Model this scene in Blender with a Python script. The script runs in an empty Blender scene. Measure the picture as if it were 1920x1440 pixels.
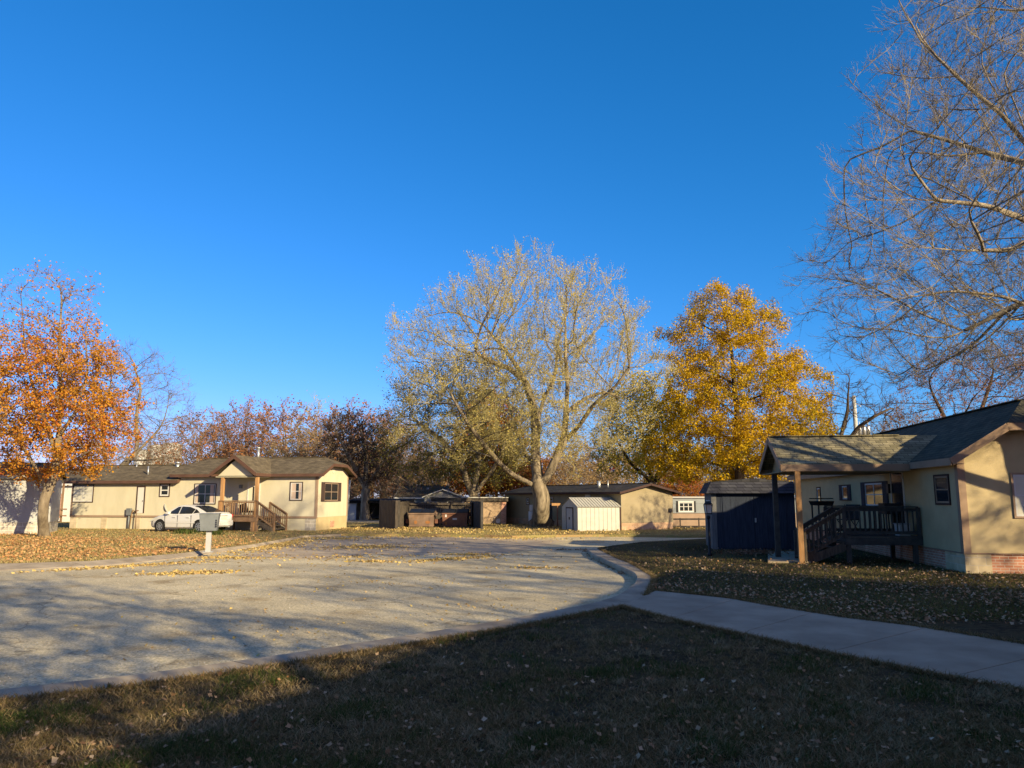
import bpy, math, random
import numpy as np
from mathutils import Vector, Matrix
random.seed(7); rng = np.random.default_rng(11)
R = math.radians
S = bpy.context.scene
COL = S.collection

# ------------------------------------------------------------------ camera, sky, sun, exposure
F = 1442.0; EYE = 2.05; TILT = math.atan(212 / F); cT, sT = math.cos(TILT), math.sin(TILT)
cam = bpy.data.cameras.new('camera'); cam.sensor_width = 36; cam.lens = F / 1920 * 36; cam.clip_end = 3000
co = bpy.data.objects.new('camera', cam); COL.objects.link(co)
co.location = (0, 0, EYE); co.rotation_euler = (R(90) + TILT, 0, 0); S.camera = co
SUN_AZ, SUN_EL = R(137.0), R(19.5)          # compass angle (clockwise from +Y) towards the sun
w = bpy.data.worlds.new('World'); S.world = w; w.use_nodes = True
nt = w.node_tree; bg = nt.nodes['Background']
sky = nt.nodes.new('ShaderNodeTexSky'); sky.sky_type = 'NISHITA'; sky.sun_disc = False
sky.sun_elevation = SUN_EL; sky.sun_rotation = SUN_AZ; sky.air_density = 1.0; sky.dust_density = 0.2; sky.ozone_density = 2.2
hs = nt.nodes.new('ShaderNodeHueSaturation'); hs.inputs['Saturation'].default_value = 1.0; hs.inputs['Hue'].default_value = 0.5
tint = nt.nodes.new('ShaderNodeVectorMath'); tint.operation = 'MULTIPLY'; tint.inputs[1].default_value = (0.098, 0.63, 1.10)
sep = nt.nodes.new('ShaderNodeSeparateXYZ'); com = nt.nodes.new('ShaderNodeCombineXYZ'); nt.links.new(sky.outputs[0], sep.inputs[0])
for i_, g_ in enumerate((1.75, 0.91, 0.95)):       # deeper zenith, as the phone camera renders it
    p_ = nt.nodes.new('ShaderNodeMath'); p_.operation = 'POWER'; p_.inputs[1].default_value = g_; nt.links.new(sep.outputs[i_], p_.inputs[0]); nt.links.new(p_.outputs[0], com.inputs[i_])
nt.links.new(com.outputs[0], tint.inputs[0]); nt.links.new(tint.outputs[0], hs.inputs['Color']); geo = nt.nodes.new('ShaderNodeNewGeometry'); dt = nt.nodes.new('ShaderNodeVectorMath'); dt.operation = 'DOT_PRODUCT'   # warm glow added on the sun side, out of view, to fill the shade
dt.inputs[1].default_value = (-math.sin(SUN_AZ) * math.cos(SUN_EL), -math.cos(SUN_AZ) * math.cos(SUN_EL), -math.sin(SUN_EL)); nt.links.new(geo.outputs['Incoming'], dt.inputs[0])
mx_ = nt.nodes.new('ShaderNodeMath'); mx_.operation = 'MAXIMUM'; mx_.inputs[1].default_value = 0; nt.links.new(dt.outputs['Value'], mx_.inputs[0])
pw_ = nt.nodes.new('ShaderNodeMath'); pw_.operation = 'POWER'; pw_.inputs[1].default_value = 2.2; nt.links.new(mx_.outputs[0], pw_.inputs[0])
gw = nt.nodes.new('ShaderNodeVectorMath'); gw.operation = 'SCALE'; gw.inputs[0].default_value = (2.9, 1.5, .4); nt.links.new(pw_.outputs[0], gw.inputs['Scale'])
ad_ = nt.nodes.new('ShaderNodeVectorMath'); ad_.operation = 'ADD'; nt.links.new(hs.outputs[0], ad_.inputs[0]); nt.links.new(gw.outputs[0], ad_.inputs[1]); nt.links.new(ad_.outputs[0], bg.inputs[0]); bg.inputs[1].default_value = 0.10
sd = bpy.data.lights.new('sun', 'SUN'); sd.energy = 5.0; sd.angle = R(0.53); sd.color = (1.0, 0.82, 0.50)
so = bpy.data.objects.new('sun', sd); COL.objects.link(so)
tosun = Vector((math.sin(SUN_AZ) * math.cos(SUN_EL), math.cos(SUN_AZ) * math.cos(SUN_EL), math.sin(SUN_EL)))
so.rotation_euler = tosun.to_track_quat('Z', 'Y').to_euler()
S.view_settings.view_transform = 'Standard'; S.view_settings.look = 'None'; S.view_settings.gamma = 1
S.view_settings.exposure = 0.92
try:
    S.cycles.max_bounces = 5; S.cycles.transparent_max_bounces = 4; S.cycles.caustics_reflective = False; S.cycles.caustics_refractive = False
except Exception: pass

# ------------------------------------------------------------------ pixel rays of the photograph -> real points
def ray(px, py):
    cx = (px - 960) / F; cy = (720 - py) / F
    return (cx, cT - cy * sT, sT + cy * cT)
def G(px, py, z=0.0):
    r = ray(px, py); t = (z - EYE) / r[2]; return (r[0] * t, r[1] * t)
def AT(px, py, Y):
    r = ray(px, py); t = Y / r[1]; return (r[0] * t, Y, EYE + r[2] * t)
class Fr:
    def __init__(q, ox, oy, deg):
        q.o = (ox, oy); q.deg = deg; a = R(deg); q.ux = (math.cos(a), math.sin(a)); q.uy = (-math.sin(a), math.cos(a))
    def loc(q, x, y):
        d = (x - q.o[0], y - q.o[1]); return (d[0] * q.ux[0] + d[1] * q.ux[1], d[0] * q.uy[0] + d[1] * q.uy[1])
    def wor(q, x, y): return (q.o[0] + q.ux[0] * x + q.uy[0] * y, q.o[1] + q.ux[1] * x + q.uy[1] * y)
    def front(q, px, py, y=0.0):
        r = ray(px, py); l = q.loc(0, 0); ry = r[0] * q.uy[0] + r[1] * q.uy[1]; rx = r[0] * q.ux[0] + r[1] * q.ux[1]
        t = (y - l[1]) / ry; return (l[0] + t * rx, EYE + t * r[2])
    def end(q, px, py, x):
        r = ray(px, py); l = q.loc(0, 0); ry = r[0] * q.uy[0] + r[1] * q.uy[1]; rx = r[0] * q.ux[0] + r[1] * q.ux[1]
        t = (x - l[0]) / rx; return (l[1] + t * ry, EYE + t * r[2])
    def gl(q, px, py, z=0.1): return q.loc(*G(px, py, z))

# ------------------------------------------------------------------ materials
MATS = {}
def mk(name, c1, c2=None, scale=3.0, rough=0.8, bump=0.0, bscale=None, metal=0.0, detail=5, spec=0.3, stretch=None, lo=0.35, hi=0.65):
    if name in MATS: return MATS[name]
    m = bpy.data.materials.new(name); m.use_nodes = True; t = m.node_tree; N = t.nodes; L = t.links
    b = N['Principled BSDF']; b.inputs['Roughness'].default_value = rough; b.inputs['Metallic'].default_value = metal
    b.inputs['Specular IOR Level'].default_value = spec
    MATS[name] = m
    if c2 is None:
        b.inputs['Base Color'].default_value = (*c1, 1); return m
    tc = N.new('ShaderNodeTexCoord'); mp = N.new('ShaderNodeMapping'); L.new(tc.outputs['Object'], mp.inputs[0])
    if stretch: mp.inputs['Scale'].default_value = stretch
    n = N.new('ShaderNodeTexNoise'); n.inputs['Scale'].default_value = scale; n.inputs['Detail'].default_value = detail
    n.inputs['Roughness'].default_value = 0.6
    L.new(mp.outputs[0], n.inputs[0])
    r = N.new('ShaderNodeValToRGB'); r.color_ramp.elements[0].position = lo; r.color_ramp.elements[1].position = hi
    r.color_ramp.elements[0].color = (*c1, 1); r.color_ramp.elements[1].color = (*c2, 1)
    L.new(n.outputs[0], r.inputs[0]); L.new(r.outputs[0], b.inputs['Base Color'])
    if bump:
        n2 = N.new('ShaderNodeTexNoise'); n2.inputs['Scale'].default_value = bscale or scale * 6; n2.inputs['Detail'].default_value = 4
        L.new(mp.outputs[0], n2.inputs[0])
        bm = N.new('ShaderNodeBump'); bm.inputs['Strength'].default_value = bump; bm.inputs['Distance'].default_value = 0.02
        L.new(n2.outputs[0], bm.inputs['Height']); L.new(bm.outputs[0], b.inputs['Normal'])
    return m
def brick(name, c1, c2, mortar, bw, bh, uv='xy_z', msize=0.012, rough=0.9, off=0.5, bump=0.3, vary=True):
    """brick / block / shingle courses; uv: 'xy_z' walls, 'x_y' and 'y_x' roof slopes"""
    m = bpy.data.materials.new(name); m.use_nodes = True; t = m.node_tree; N = t.nodes; L = t.links
    b = N['Principled BSDF']; b.inputs['Roughness'].default_value = rough; b.inputs['Specular IOR Level'].default_value = 0.15
    tc = N.new('ShaderNodeTexCoord'); sp = N.new('ShaderNodeSeparateXYZ'); cb = N.new('ShaderNodeCombineXYZ')
    L.new(tc.outputs['Object'], sp.inputs[0])
    if uv == 'xy_z':
        ad = N.new('ShaderNodeMath'); ad.operation = 'ADD'; L.new(sp.outputs[0], ad.inputs[0]); L.new(sp.outputs[1], ad.inputs[1])
        L.new(ad.outputs[0], cb.inputs[0]); L.new(sp.outputs[2], cb.inputs[1])
    elif uv == 'x_y': L.new(sp.outputs[0], cb.inputs[0]); L.new(sp.outputs[1], cb.inputs[1])
    else: L.new(sp.outputs[1], cb.inputs[0]); L.new(sp.outputs[0], cb.inputs[1])
    br = N.new('ShaderNodeTexBrick'); br.offset = off; L.new(cb.outputs[0], br.inputs['Vector'])
    br.inputs['Color1'].default_value = (*c1, 1); br.inputs['Color2'].default_value = (*c2, 1); br.inputs['Mortar'].default_value = (*mortar, 1)
    br.inputs['Scale'].default_value = 1; br.inputs['Brick Width'].default_value = bw; br.inputs['Row Height'].default_value = bh
    br.inputs['Mortar Size'].default_value = msize; br.inputs['Mortar Smooth'].default_value = 0.3
    n = N.new('ShaderNodeTexNoise'); n.inputs['Scale'].default_value = 2.2; n.inputs['Detail'].default_value = 6; L.new(tc.outputs['Object'], n.inputs[0])
    mr = N.new('ShaderNodeMapRange'); mr.inputs[1].default_value = 0.3; mr.inputs[2].default_value = 0.7; mr.inputs[3].default_value = 0.72; mr.inputs[4].default_value = 1.2
    L.new(n.outputs[0], mr.inputs[0])
    mx = N.new('ShaderNodeVectorMath'); mx.operation = 'SCALE'; L.new(br.outputs['Color'], mx.inputs[0]); L.new(mr.outputs[0], mx.inputs['Scale'])
    L.new(mx.outputs[0], b.inputs['Base Color'])
    bp = N.new('ShaderNodeBump'); bp.inputs['Strength'].default_value = bump; bp.inputs['Distance'].default_value = 0.01; bp.invert = True
    L.new(br.outputs['Fac'], bp.inputs['Height']); L.new(bp.outputs[0], b.inputs['Normal'])
    return m
def leafmat(name, cols, trans=0.35, clump=0.0, cscale=0.35):
    """leaf colour: random per leaf, drifting in larger patches"""
    m = bpy.data.materials.new(name); m.use_nodes = True; t = m.node_tree; N = t.nodes; L = t.links
    for n in list(N): N.remove(n)
    out = N.new('ShaderNodeOutputMaterial'); g = N.new('ShaderNodeNewGeometry'); r = N.new('ShaderNodeValToRGB')
    e = r.color_ramp.elements
    for i, c in enumerate(cols):
        p = i / max(1, len(cols) - 1)
        if i == 0: e[0].position = 0; e[0].color = (*c, 1)
        elif i == len(cols) - 1: e[-1].position = 1; e[-1].color = (*c, 1)
        else: el = e.new(p); el.color = (*c, 1)
    if clump:
        tc = N.new('ShaderNodeTexCoord'); n = N.new('ShaderNodeTexNoise'); n.inputs['Scale'].default_value = cscale; n.inputs['Detail'].default_value = 3
        L.new(tc.outputs['Object'], n.inputs[0])
        mr = N.new('ShaderNodeMapRange'); mr.inputs[1].default_value = 0.3; mr.inputs[2].default_value = 0.7; L.new(n.outputs[0], mr.inputs[0])
        mx = N.new('ShaderNodeMix'); mx.inputs[0].default_value = clump; L.new(g.outputs['Random Per Island'], mx.inputs[2]); L.new(mr.outputs[0], mx.inputs[3])
        L.new(mx.outputs[0], r.inputs[0])
    else: L.new(g.outputs['Random Per Island'], r.inputs[0])
    d = N.new('ShaderNodeBsdfDiffuse'); tr = N.new('ShaderNodeBsdfTranslucent'); ms = N.new('ShaderNodeMixShader'); ms.inputs[0].default_value = trans
    L.new(r.outputs[0], d.inputs[0]); L.new(r.outputs[0], tr.inputs[0]); L.new(d.outputs[0], ms.inputs[1]); L.new(tr.outputs[0], ms.inputs[2])
    L.new(ms.outputs[0], out.inputs[0]); return m
def barkmat(name, c1, c2, bump=0.6):
    m = mk(name, c1, c2, scale=5, rough=0.95, bump=bump, bscale=14, stretch=(1, 1, 0.25), spec=0.1); return m

M_cream = mk('cream_stucco', (.49, .45, .325), (.56, .51, .375), stretch=(1, 1, .35), scale=1.6, bump=.15, bscale=90)
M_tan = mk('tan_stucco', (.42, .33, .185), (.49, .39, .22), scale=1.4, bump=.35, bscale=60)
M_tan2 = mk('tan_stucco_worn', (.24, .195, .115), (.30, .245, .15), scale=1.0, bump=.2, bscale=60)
M_brown = mk('brown_fascia', (.085, .045, .032), (.11, .06, .042), scale=2, rough=.6)
M_trim = mk('taupe_trim', (.26, .18, .125), (.31, .22, .155), scale=2, rough=.7)
M_trimb = mk('tan_brown_trim', (.26, .17, .11), (.31, .21, .14), scale=2, rough=.7)
M_dkbrown = mk('dark_brown_trim', (.05, .025, .02))
M_shA = brick('brown_shingle', (.10, .08, .052), (.155, .125, .08), (.055, .044, .032), .30, .13, 'x_y', .007)
M_shA2 = brick('brown_shingle_porch', (.10, .08, .052), (.155, .125, .08), (.055, .044, .032), .30, .13, 'y_x', .007)
M_shB = brick('olive_shingle_shaded', (.055, .052, .036), (.10, .09, .06), (.02, .018, .014), .32, .13, 'x_y', .010)  # shade of the main slope darkened into the shingle colour
M_shB2 = brick('olive_shingle_porch_lit', (.17, .15, .09), (.30, .26, .16), (.06, .05, .036), .32, .13, 'y_x', .010)  # same shingle, coloured lighter for the sunlit porch slope
M_shD = brick('dark_shingle', (.035, .035, .04), (.06, .058, .06), (.015, .015, .017), .32, .14, 'x_y', .01)
M_shDf = brick('dark_shingle_skirt', (.035, .035, .045), (.06, .06, .07), (.012, .012, .016), .30, .12, 'xy_z', .01)
M_block = brick('grey_block', (.36, .33, .28), (.42, .38, .32), (.62, .58, .50), .40, .20, 'xy_z', .012)
M_blockt = brick('tan_block', (.50, .41, .28), (.56, .46, .32), (.58, .49, .35), .40, .20, 'xy_z', .012)
M_split = brick('split_face_block', (.45, .36, .22), (.58, .47, .30), (.55, .47, .34), .40, .20, 'xy_z', .012, bump=.8)
M_redb = brick('red_brick', (.42, .17, .10), (.50, .25, .16), (.50, .42, .34), .21, .072, 'xy_z', .009)
M_tanb = brick('tan_brick', (.42, .26, .16), (.50, .33, .20), (.48, .36, .25), .40, .2, 'xy_z', .01)
M_wood = mk('weathered_brown_wood', (.17, .10, .055), (.26, .165, .095), scale=4, rough=.85, bump=.3, stretch=(1, 1, .3))
M_woodg = mk('grey_weathered_wood', (.045, .036, .028), (.11, .088, .066), scale=5, rough=.9, bump=.4, stretch=(5, 5, .5))  # weathered grey, darkened further for tree shade on the enclosure boards
M_woodo = mk('orange_post_wood', (.30, .155, .06), (.42, .24, .11), scale=3, rough=.8, bump=.3, stretch=(4, 4, .5))
M_woodd = mk('dark_deck_wood', (.045, .04, .036), (.08, .07, .06), scale=4, rough=.9, bump=.3)
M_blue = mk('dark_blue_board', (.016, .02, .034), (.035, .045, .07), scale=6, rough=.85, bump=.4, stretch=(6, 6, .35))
M_bluel = mk('pale_grey_blue_board', (.10, .10, .105), (.17, .165, .16), scale=6, rough=.9, bump=.4, stretch=(6, 6, .35))
M_white = mk('white_vinyl', (.56, .55, .52)); M_offw = mk('off_white_sheet', (.38, .37, .32), (.44, .425, .37), scale=3, rough=.5)
M_door = mk('white_door', (.55, .54, .49)); M_doorc = mk('cream_door', (.62, .56, .42))
M_glass = mk('dark_glass', (.018, .022, .026), rough=.06, spec=.6)
M_blind = mk('pale_blind', (.50, .48, .40), (.56, .54, .46), scale=2, rough=.4)
M_curt = mk('tan_curtain', (.42, .32, .25), (.56, .44, .36), scale=2, stretch=(12, 1, .3))
M_shut = mk('dark_brown_shutter', (.055, .035, .03)); M_shutb = mk('dark_blue_shutter', (.02, .022, .035))
M_conc = mk('concrete', (.25, .20, .14), (.42, .345, .245), scale=1.6, rough=.9, bump=.25, bscale=70, detail=8)
M_path = mk('path_concrete', (.27, .215, .15), (.40, .325, .23), scale=1.1, rough=.9, bump=.2, bscale=60, detail=8)
M_metal = mk('grey_sheet_metal', (.13, .145, .155), (.18, .195, .205), scale=2, rough=.55, metal=.2)
M_galv = mk('galvanised_metal', (.45, .46, .46), rough=.4, metal=.7)
M_black = mk('black_metal', (.012, .012, .013), rough=.5)
M_void = mk('dark_gap', (.006, .006, .007), rough=1)
M_rust = mk('rusty_tan_steel', (.13, .085, .06), (.25, .165, .115), scale=1.5, rough=.75, bump=.2)
M_rust2 = mk('rusty_red_steel', (.12, .052, .032), (.21, .10, .06), scale=1.5, rough=.7, bump=.2)
M_rustd = mk('rust_patch', (.24, .10, .03), (.30, .14, .05), scale=5)
M_grsid = mk('pale_grey_siding', (.33, .33, .33), (.38, .38, .37), scale=1, rough=.7)
M_trail = mk('shaded_trailer_siding', (.20, .22, .23), (.25, .27, .28), scale=1, rough=.7)  # siding colour darkened to stand for the shade on the trailer
M_grsid2 = mk('blue_grey_siding', (.30, .33, .36), (.34, .37, .40), scale=1, rough=.7)
M_pink = mk('pinkish_tan_panel', (.30, .205, .13), (.40, .285, .18), scale=1.2)
M_carw = mk('white_car_paint', (.60, .59, .56), rough=.22, spec=.6)
M_tyre = mk('tyre_rubber', (.02, .02, .02), rough=.9); M_rim = mk('silver_rim', (.5, .5, .5), rough=.3, metal=.8)
M_red = mk('red_lens', (.45, .02, .03), rough=.2); M_cream2 = mk('cream_plastic', (.75, .72, .6))
M_lampg = mk('lamp_glass', (.55, .55, .50), rough=.2)

# ------------------------------------------------------------------ mesh helpers
class MB:
    def __init__(s): s.v = []; s.f = []; s.m = []; s.sm = []
    def face(s, pts, m=0, sm=False):
        n = len(s.v); s.v += [tuple(p) for p in pts]; s.f.append(tuple(range(n, n + len(pts)))); s.m.append(m); s.sm.append(sm)
    def box(s, x0, y0, z0, x1, y1, z1, m=0):
        n = len(s.v); s.v += [(x0, y0, z0), (x1, y0, z0), (x1, y1, z0), (x0, y1, z0), (x0, y0, z1), (x1, y0, z1), (x1, y1, z1), (x0, y1, z1)]
        for q in ((0, 3, 2, 1), (4, 5, 6, 7), (0, 1, 5, 4), (1, 2, 6, 5), (2, 3, 7, 6), (3, 0, 4, 7)):
            s.f.append(tuple(n + i for i in q)); s.m.append(m); s.sm.append(False)
        return s
    def beam(s, p0, p1, t, h, m=0, up=(0, 0, 1)):
        p0 = Vector(p0); p1 = Vector(p1); d = (p1 - p0).normalized(); u = Vector(up)
        if abs(d.dot(u)) > .99: u = Vector((0, 1, 0))
        a = d.cross(u).normalized() * t / 2; b = a.cross(d).normalized() * h / 2
        n = len(s.v); s.v += [tuple(p + x + y) for p in (p0, p1) for x, y in ((-a, -b), (a, -b), (a, b), (-a, b))]
        for q in ((0, 1, 2, 3), (7, 6, 5, 4), (0, 4, 5, 1), (1, 5, 6, 2), (2, 6, 7, 3), (3, 7, 4, 0)):
            s.f.append(tuple(n + i for i in q)); s.m.append(m); s.sm.append(False)
        return s
    def tube(s, pts, rad, k=8, m=0, cap=True):
        pts = [Vector(p) for p in pts]; rad = rad if isinstance(rad, (list, tuple)) else [rad] * len(pts)
        n0 = len(s.v); ref = None
        for i, p in enumerate(pts):
            d = (pts[min(i + 1, len(pts) - 1)] - pts[max(i - 1, 0)]).normalized()
            if ref is None: ref = Vector((1, 0, 0)) if abs(d.x) < .9 else Vector((0, 1, 0))
            a = (ref - d * ref.dot(d)).normalized(); b = d.cross(a); ref = a
            for j in range(k):
                t = 2 * math.pi * j / k; s.v.append(tuple(p + (a * math.cos(t) + b * math.sin(t)) * rad[i]))
        for i in range(len(pts) - 1):
            for j in range(k):
                a0 = n0 + i * k + j; a1 = n0 + i * k + (j + 1) % k
                s.f.append((a0, a1, a1 + k, a0 + k)); s.m.append(m); s.sm.append(True)
        if cap:
            s.f.append(tuple(n0 + j for j in reversed(range(k)))); s.m.append(m); s.sm.append(False)
            e = n0 + (len(pts) - 1) * k; s.f.append(tuple(e + j for j in range(k))); s.m.append(m); s.sm.append(False)
        return s
    def prism(s, poly, axis, a, b, m=0):
        """poly of 2-D points extruded along axis 'x','y','z' from a to b"""
        def P(u, v, w): return {'x': (w, u, v), 'y': (u, w, v), 'z': (u, v, w)}[axis]
        n = len(poly); k = len(s.v); s.v += [P(u, v, a) for u, v in poly] + [P(u, v, b) for u, v in poly]
        s.f.append(tuple(k + i for i in range(n))); s.f.append(tuple(k + n + i for i in reversed(range(n)))); s.m += [m, m]; s.sm += [False, False]
        for i in range(n):
            j = (i + 1) % n; s.f.append((k + i, k + n + i, k + n + j, k + j)); s.m.append(m); s.sm.append(False)
        return s
    def disc(s, c, r, axis='y', k=20, th=.02, m=0):
        d = {'x': Vector((1, 0, 0)), 'y': Vector((0, 1, 0)), 'z': Vector((0, 0, 1))}[axis]; c = Vector(c)
        return s.tube([c - d * th / 2, c + d * th / 2], r, k, m)
    def build(s, name, mats, parent=None, loc=None, rz=0.0):
        me = bpy.data.meshes.new(name); me.from_pydata(s.v, [], s.f)
        if not isinstance(mats, (list, tuple)): mats = [mats]
        for m in mats: me.materials.append(m)
        me.polygons.foreach_set('material_index', s.m); me.polygons.foreach_set('use_smooth', s.sm); me.update()
        import bmesh
        if len(s.f) < 20000:
            bm = bmesh.new(); bm.from_mesh(me); bmesh.ops.recalc_face_normals(bm, faces=bm.faces); bm.to_mesh(me); bm.free()
        o = bpy.data.objects.new(name, me); COL.objects.link(o)
        if parent: o.parent = parent
        if loc: o.location = loc
        o.rotation_euler = (0, 0, rz); return o
def tag(o, label=None, cat=None, group=None, kind=None):
    if label: o['label'] = label
    if cat: o['category'] = cat
    if group: o['group'] = group
    if kind: o['kind'] = kind
    return o
def empty(name, loc, deg=0, label=None, cat=None, group=None):
    o = bpy.data.objects.new(name, None); COL.objects.link(o); o.empty_display_size = .3
    o.location = loc if len(loc) == 3 else (*loc, 0); o.rotation_euler = (0, 0, R(deg)); return tag(o, label, cat, group)
def copy_tree(o, parent=None):
    c = o.copy(); COL.objects.link(c); c.parent = parent
    for ch in list(o.children): copy_tree(ch, c)
    return c
def npmesh(name, V, FF, mats, parent=None, midx=None, smooth=False):
    """V (n,3); FF list of int arrays (k faces x m corners)"""
    me = bpy.data.meshes.new(name); V = np.asarray(V, np.float32)
    me.vertices.add(len(V)); me.vertices.foreach_set('co', V.ravel())
    loops = np.concatenate([f.ravel() for f in FF]).astype(np.int32); tot = np.concatenate([np.full(len(f), f.shape[1]) for f in FF]).astype(np.int32)
    me.loops.add(len(loops)); me.loops.foreach_set('vertex_index', loops)
    me.polygons.add(len(tot)); st = np.concatenate([[0], np.cumsum(tot)[:-1]]).astype(np.int32)
    me.polygons.foreach_set('loop_start', st); me.polygons.foreach_set('loop_total', tot)
    for m in (mats if isinstance(mats, (list, tuple)) else [mats]): me.materials.append(m)
    if midx is not None: me.polygons.foreach_set('material_index', np.asarray(midx, np.int32))
    if smooth: me.polygons.foreach_set('use_smooth', np.ones(len(tot), bool))
    me.update(calc_edges=True)
    o = bpy.data.objects.new(name, me); COL.objects.link(o)
    if parent: o.parent = parent
    return o

# ------------------------------------------------------------------ the ground, road, kerbs, path
LAWN = .12
def ground_mat(name, cols, s1=.5, s2=9):
    m = bpy.data.materials.new(name); m.use_nodes = True; t = m.node_tree; N = t.nodes; L = t.links
    b = N['Principled BSDF']; b.inputs['Roughness'].default_value = 1; b.inputs['Specular IOR Level'].default_value = .05
    tc = N.new('ShaderNodeTexCoord')
    a = N.new('ShaderNodeTexNoise'); a.inputs['Scale'].default_value = s1; a.inputs['Detail'].default_value = 4; L.new(tc.outputs['Object'], a.inputs[0])
    c = N.new('ShaderNodeTexNoise'); c.inputs['Scale'].default_value = s2; c.inputs['Detail'].default_value = 8; L.new(tc.outputs['Object'], c.inputs[0])
    ad = N.new('ShaderNodeMath'); ad.operation = 'ADD'; L.new(a.outputs[0], ad.inputs[0]); L.new(c.outputs[0], ad.inputs[1])
    mr = N.new('ShaderNodeMapRange'); mr.inputs[1].default_value = .7; mr.inputs[2].default_value = 1.3; L.new(ad.outputs[0], mr.inputs[0])
    r = N.new('ShaderNodeValToRGB'); L.new(mr.outputs[0], r.inputs[0]); e = r.color_ramp.elements
    e[0].color = (*cols[0], 1); e[-1].color = (*cols[-1], 1)
    for i in range(1, len(cols) - 1):
        x = e.new(i / (len(cols) - 1)); x.color = (*cols[i], 1)
    L.new(r.outputs[0], b.inputs['Base Color'])
    bp = N.new('ShaderNodeBump'); bp.inputs['Strength'].default_value = .8; bp.inputs['Distance'].default_value = .04
    n3 = N.new('ShaderNodeTexNoise'); n3.inputs['Scale'].default_value = 35; n3.inputs['Detail'].default_value = 3; L.new(tc.outputs['Object'], n3.inputs[0])
    L.new(n3.outputs[0], bp.inputs['Height']); L.new(bp.outputs[0], b.inputs['Normal']); return m
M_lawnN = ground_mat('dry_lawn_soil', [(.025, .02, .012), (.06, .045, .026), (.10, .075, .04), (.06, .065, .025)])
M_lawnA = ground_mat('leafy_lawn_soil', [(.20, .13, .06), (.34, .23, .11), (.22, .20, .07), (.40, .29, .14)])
M_ground = ground_mat('far_ground', [(.08, .09, .03), (.14, .12, .05), (.20, .15, .07)])
def road_mat():
    m = bpy.data.materials.new('pale_gravelly_asphalt'); m.use_nodes = True; t = m.node_tree; N = t.nodes; L = t.links
    b = N['Principled BSDF']; b.inputs['Roughness'].default_value = .92; b.inputs['Specular IOR Level'].default_value = .15
    tc = N.new('ShaderNodeTexCoord')
    a = N.new('ShaderNodeTexNoise'); a.inputs['Scale'].default_value = .35; a.inputs['Detail'].default_value = 6; L.new(tc.outputs['Object'], a.inputs[0])
    r = N.new('ShaderNodeValToRGB'); L.new(a.outputs[0], r.inputs[0]); e = r.color_ramp.elements
    e[0].position = .35; e[0].color = (.46, .39, .25, 1); e[1].position = .62; e[1].color = (.62, .53, .34, 1)
    v = N.new('ShaderNodeTexVoronoi'); v.inputs['Scale'].default_value = 42; L.new(tc.outputs['Object'], v.inputs[0])
    r2 = N.new('ShaderNodeValToRGB'); L.new(v.outputs['Color'], r2.inputs[0]); e = r2.color_ramp.elements
    e[0].position = .1; e[0].color = (.55, .54, .52, 1); e[1].position = .9; e[1].color = (1.35, 1.33, 1.3, 1)
    mx = N.new('ShaderNodeMix'); mx.data_type = 'RGBA'; mx.blend_type = 'MULTIPLY'; mx.inputs[0].default_value = .8
    L.new(r.outputs[0], mx.inputs[6]); L.new(r2.outputs[0], mx.inputs[7])
    nd = N.new('ShaderNodeTexNoise'); nd.inputs['Scale'].default_value = 1.3; nd.inputs['Detail'].default_value = 6; L.new(tc.outputs['Object'], nd.inputs[0])
    vm = N.new('ShaderNodeVectorMath'); vm.operation = 'SCALE'; vm.inputs['Scale'].default_value = 1.1; L.new(nd.outputs['Color'], vm.inputs[0])
    va = N.new('ShaderNodeVectorMath'); va.operation = 'ADD'; L.new(tc.outputs['Object'], va.inputs[0]); L.new(vm.outputs[0], va.inputs[1])
    vc = N.new('ShaderNodeTexVoronoi'); vc.feature = 'DISTANCE_TO_EDGE'; vc.inputs['Scale'].default_value = .22; L.new(va.outputs[0], vc.inputs['Vector'])
    rc = N.new('ShaderNodeValToRGB'); L.new(vc.outputs['Distance'], rc.inputs[0]); ec = rc.color_ramp.elements
    ec[0].position = .0015; ec[0].color = (.45, .43, .40, 1); ec[1].position = .006; ec[1].color = (1, 1, 1, 1)
    st = N.new('ShaderNodeTexNoise'); st.inputs['Scale'].default_value = .9; st.inputs['Detail'].default_value = 5; L.new(tc.outputs['Object'], st.inputs[0])
    rs = N.new('ShaderNodeValToRGB'); L.new(st.outputs[0], rs.inputs[0]); es = rs.color_ramp.elements; es[0].position = .30; es[0].color = (.72, .66, .58, 1); es[1].position = .46; es[1].color = (1, 1, 1, 1)
    m2 = N.new('ShaderNodeMix'); m2.data_type = 'RGBA'; m2.blend_type = 'MULTIPLY'; m2.inputs[0].default_value = .8; L.new(mx.outputs[2], m2.inputs[6]); L.new(rc.outputs[0], m2.inputs[7])
    m3 = N.new('ShaderNodeMix'); m3.data_type = 'RGBA'; m3.blend_type = 'MULTIPLY'; m3.inputs[0].default_value = 1; L.new(m2.outputs[2], m3.inputs[6]); L.new(rs.outputs[0], m3.inputs[7]); L.new(m3.outputs[2], b.inputs['Base Color'])
    bp = N.new('ShaderNodeBump'); bp.inputs['Strength'].default_value = .7; bp.inputs['Distance'].default_value = .012
    n3 = N.new('ShaderNodeTexNoise'); n3.inputs['Scale'].default_value = 45; n3.inputs['Detail'].default_value = 5; L.new(tc.outputs['Object'], n3.inputs[0])
    L.new(n3.outputs[0], bp.inputs['Height']); L.new(bp.outputs[0], b.inputs['Normal']); return m
M_road = road_mat()
M_redroad = mk('old_red_brick_paving', (.34, .26, .18), (.48, .39, .26), scale=1.2, rough=.95, bump=.4, bscale=30, detail=8)

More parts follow.
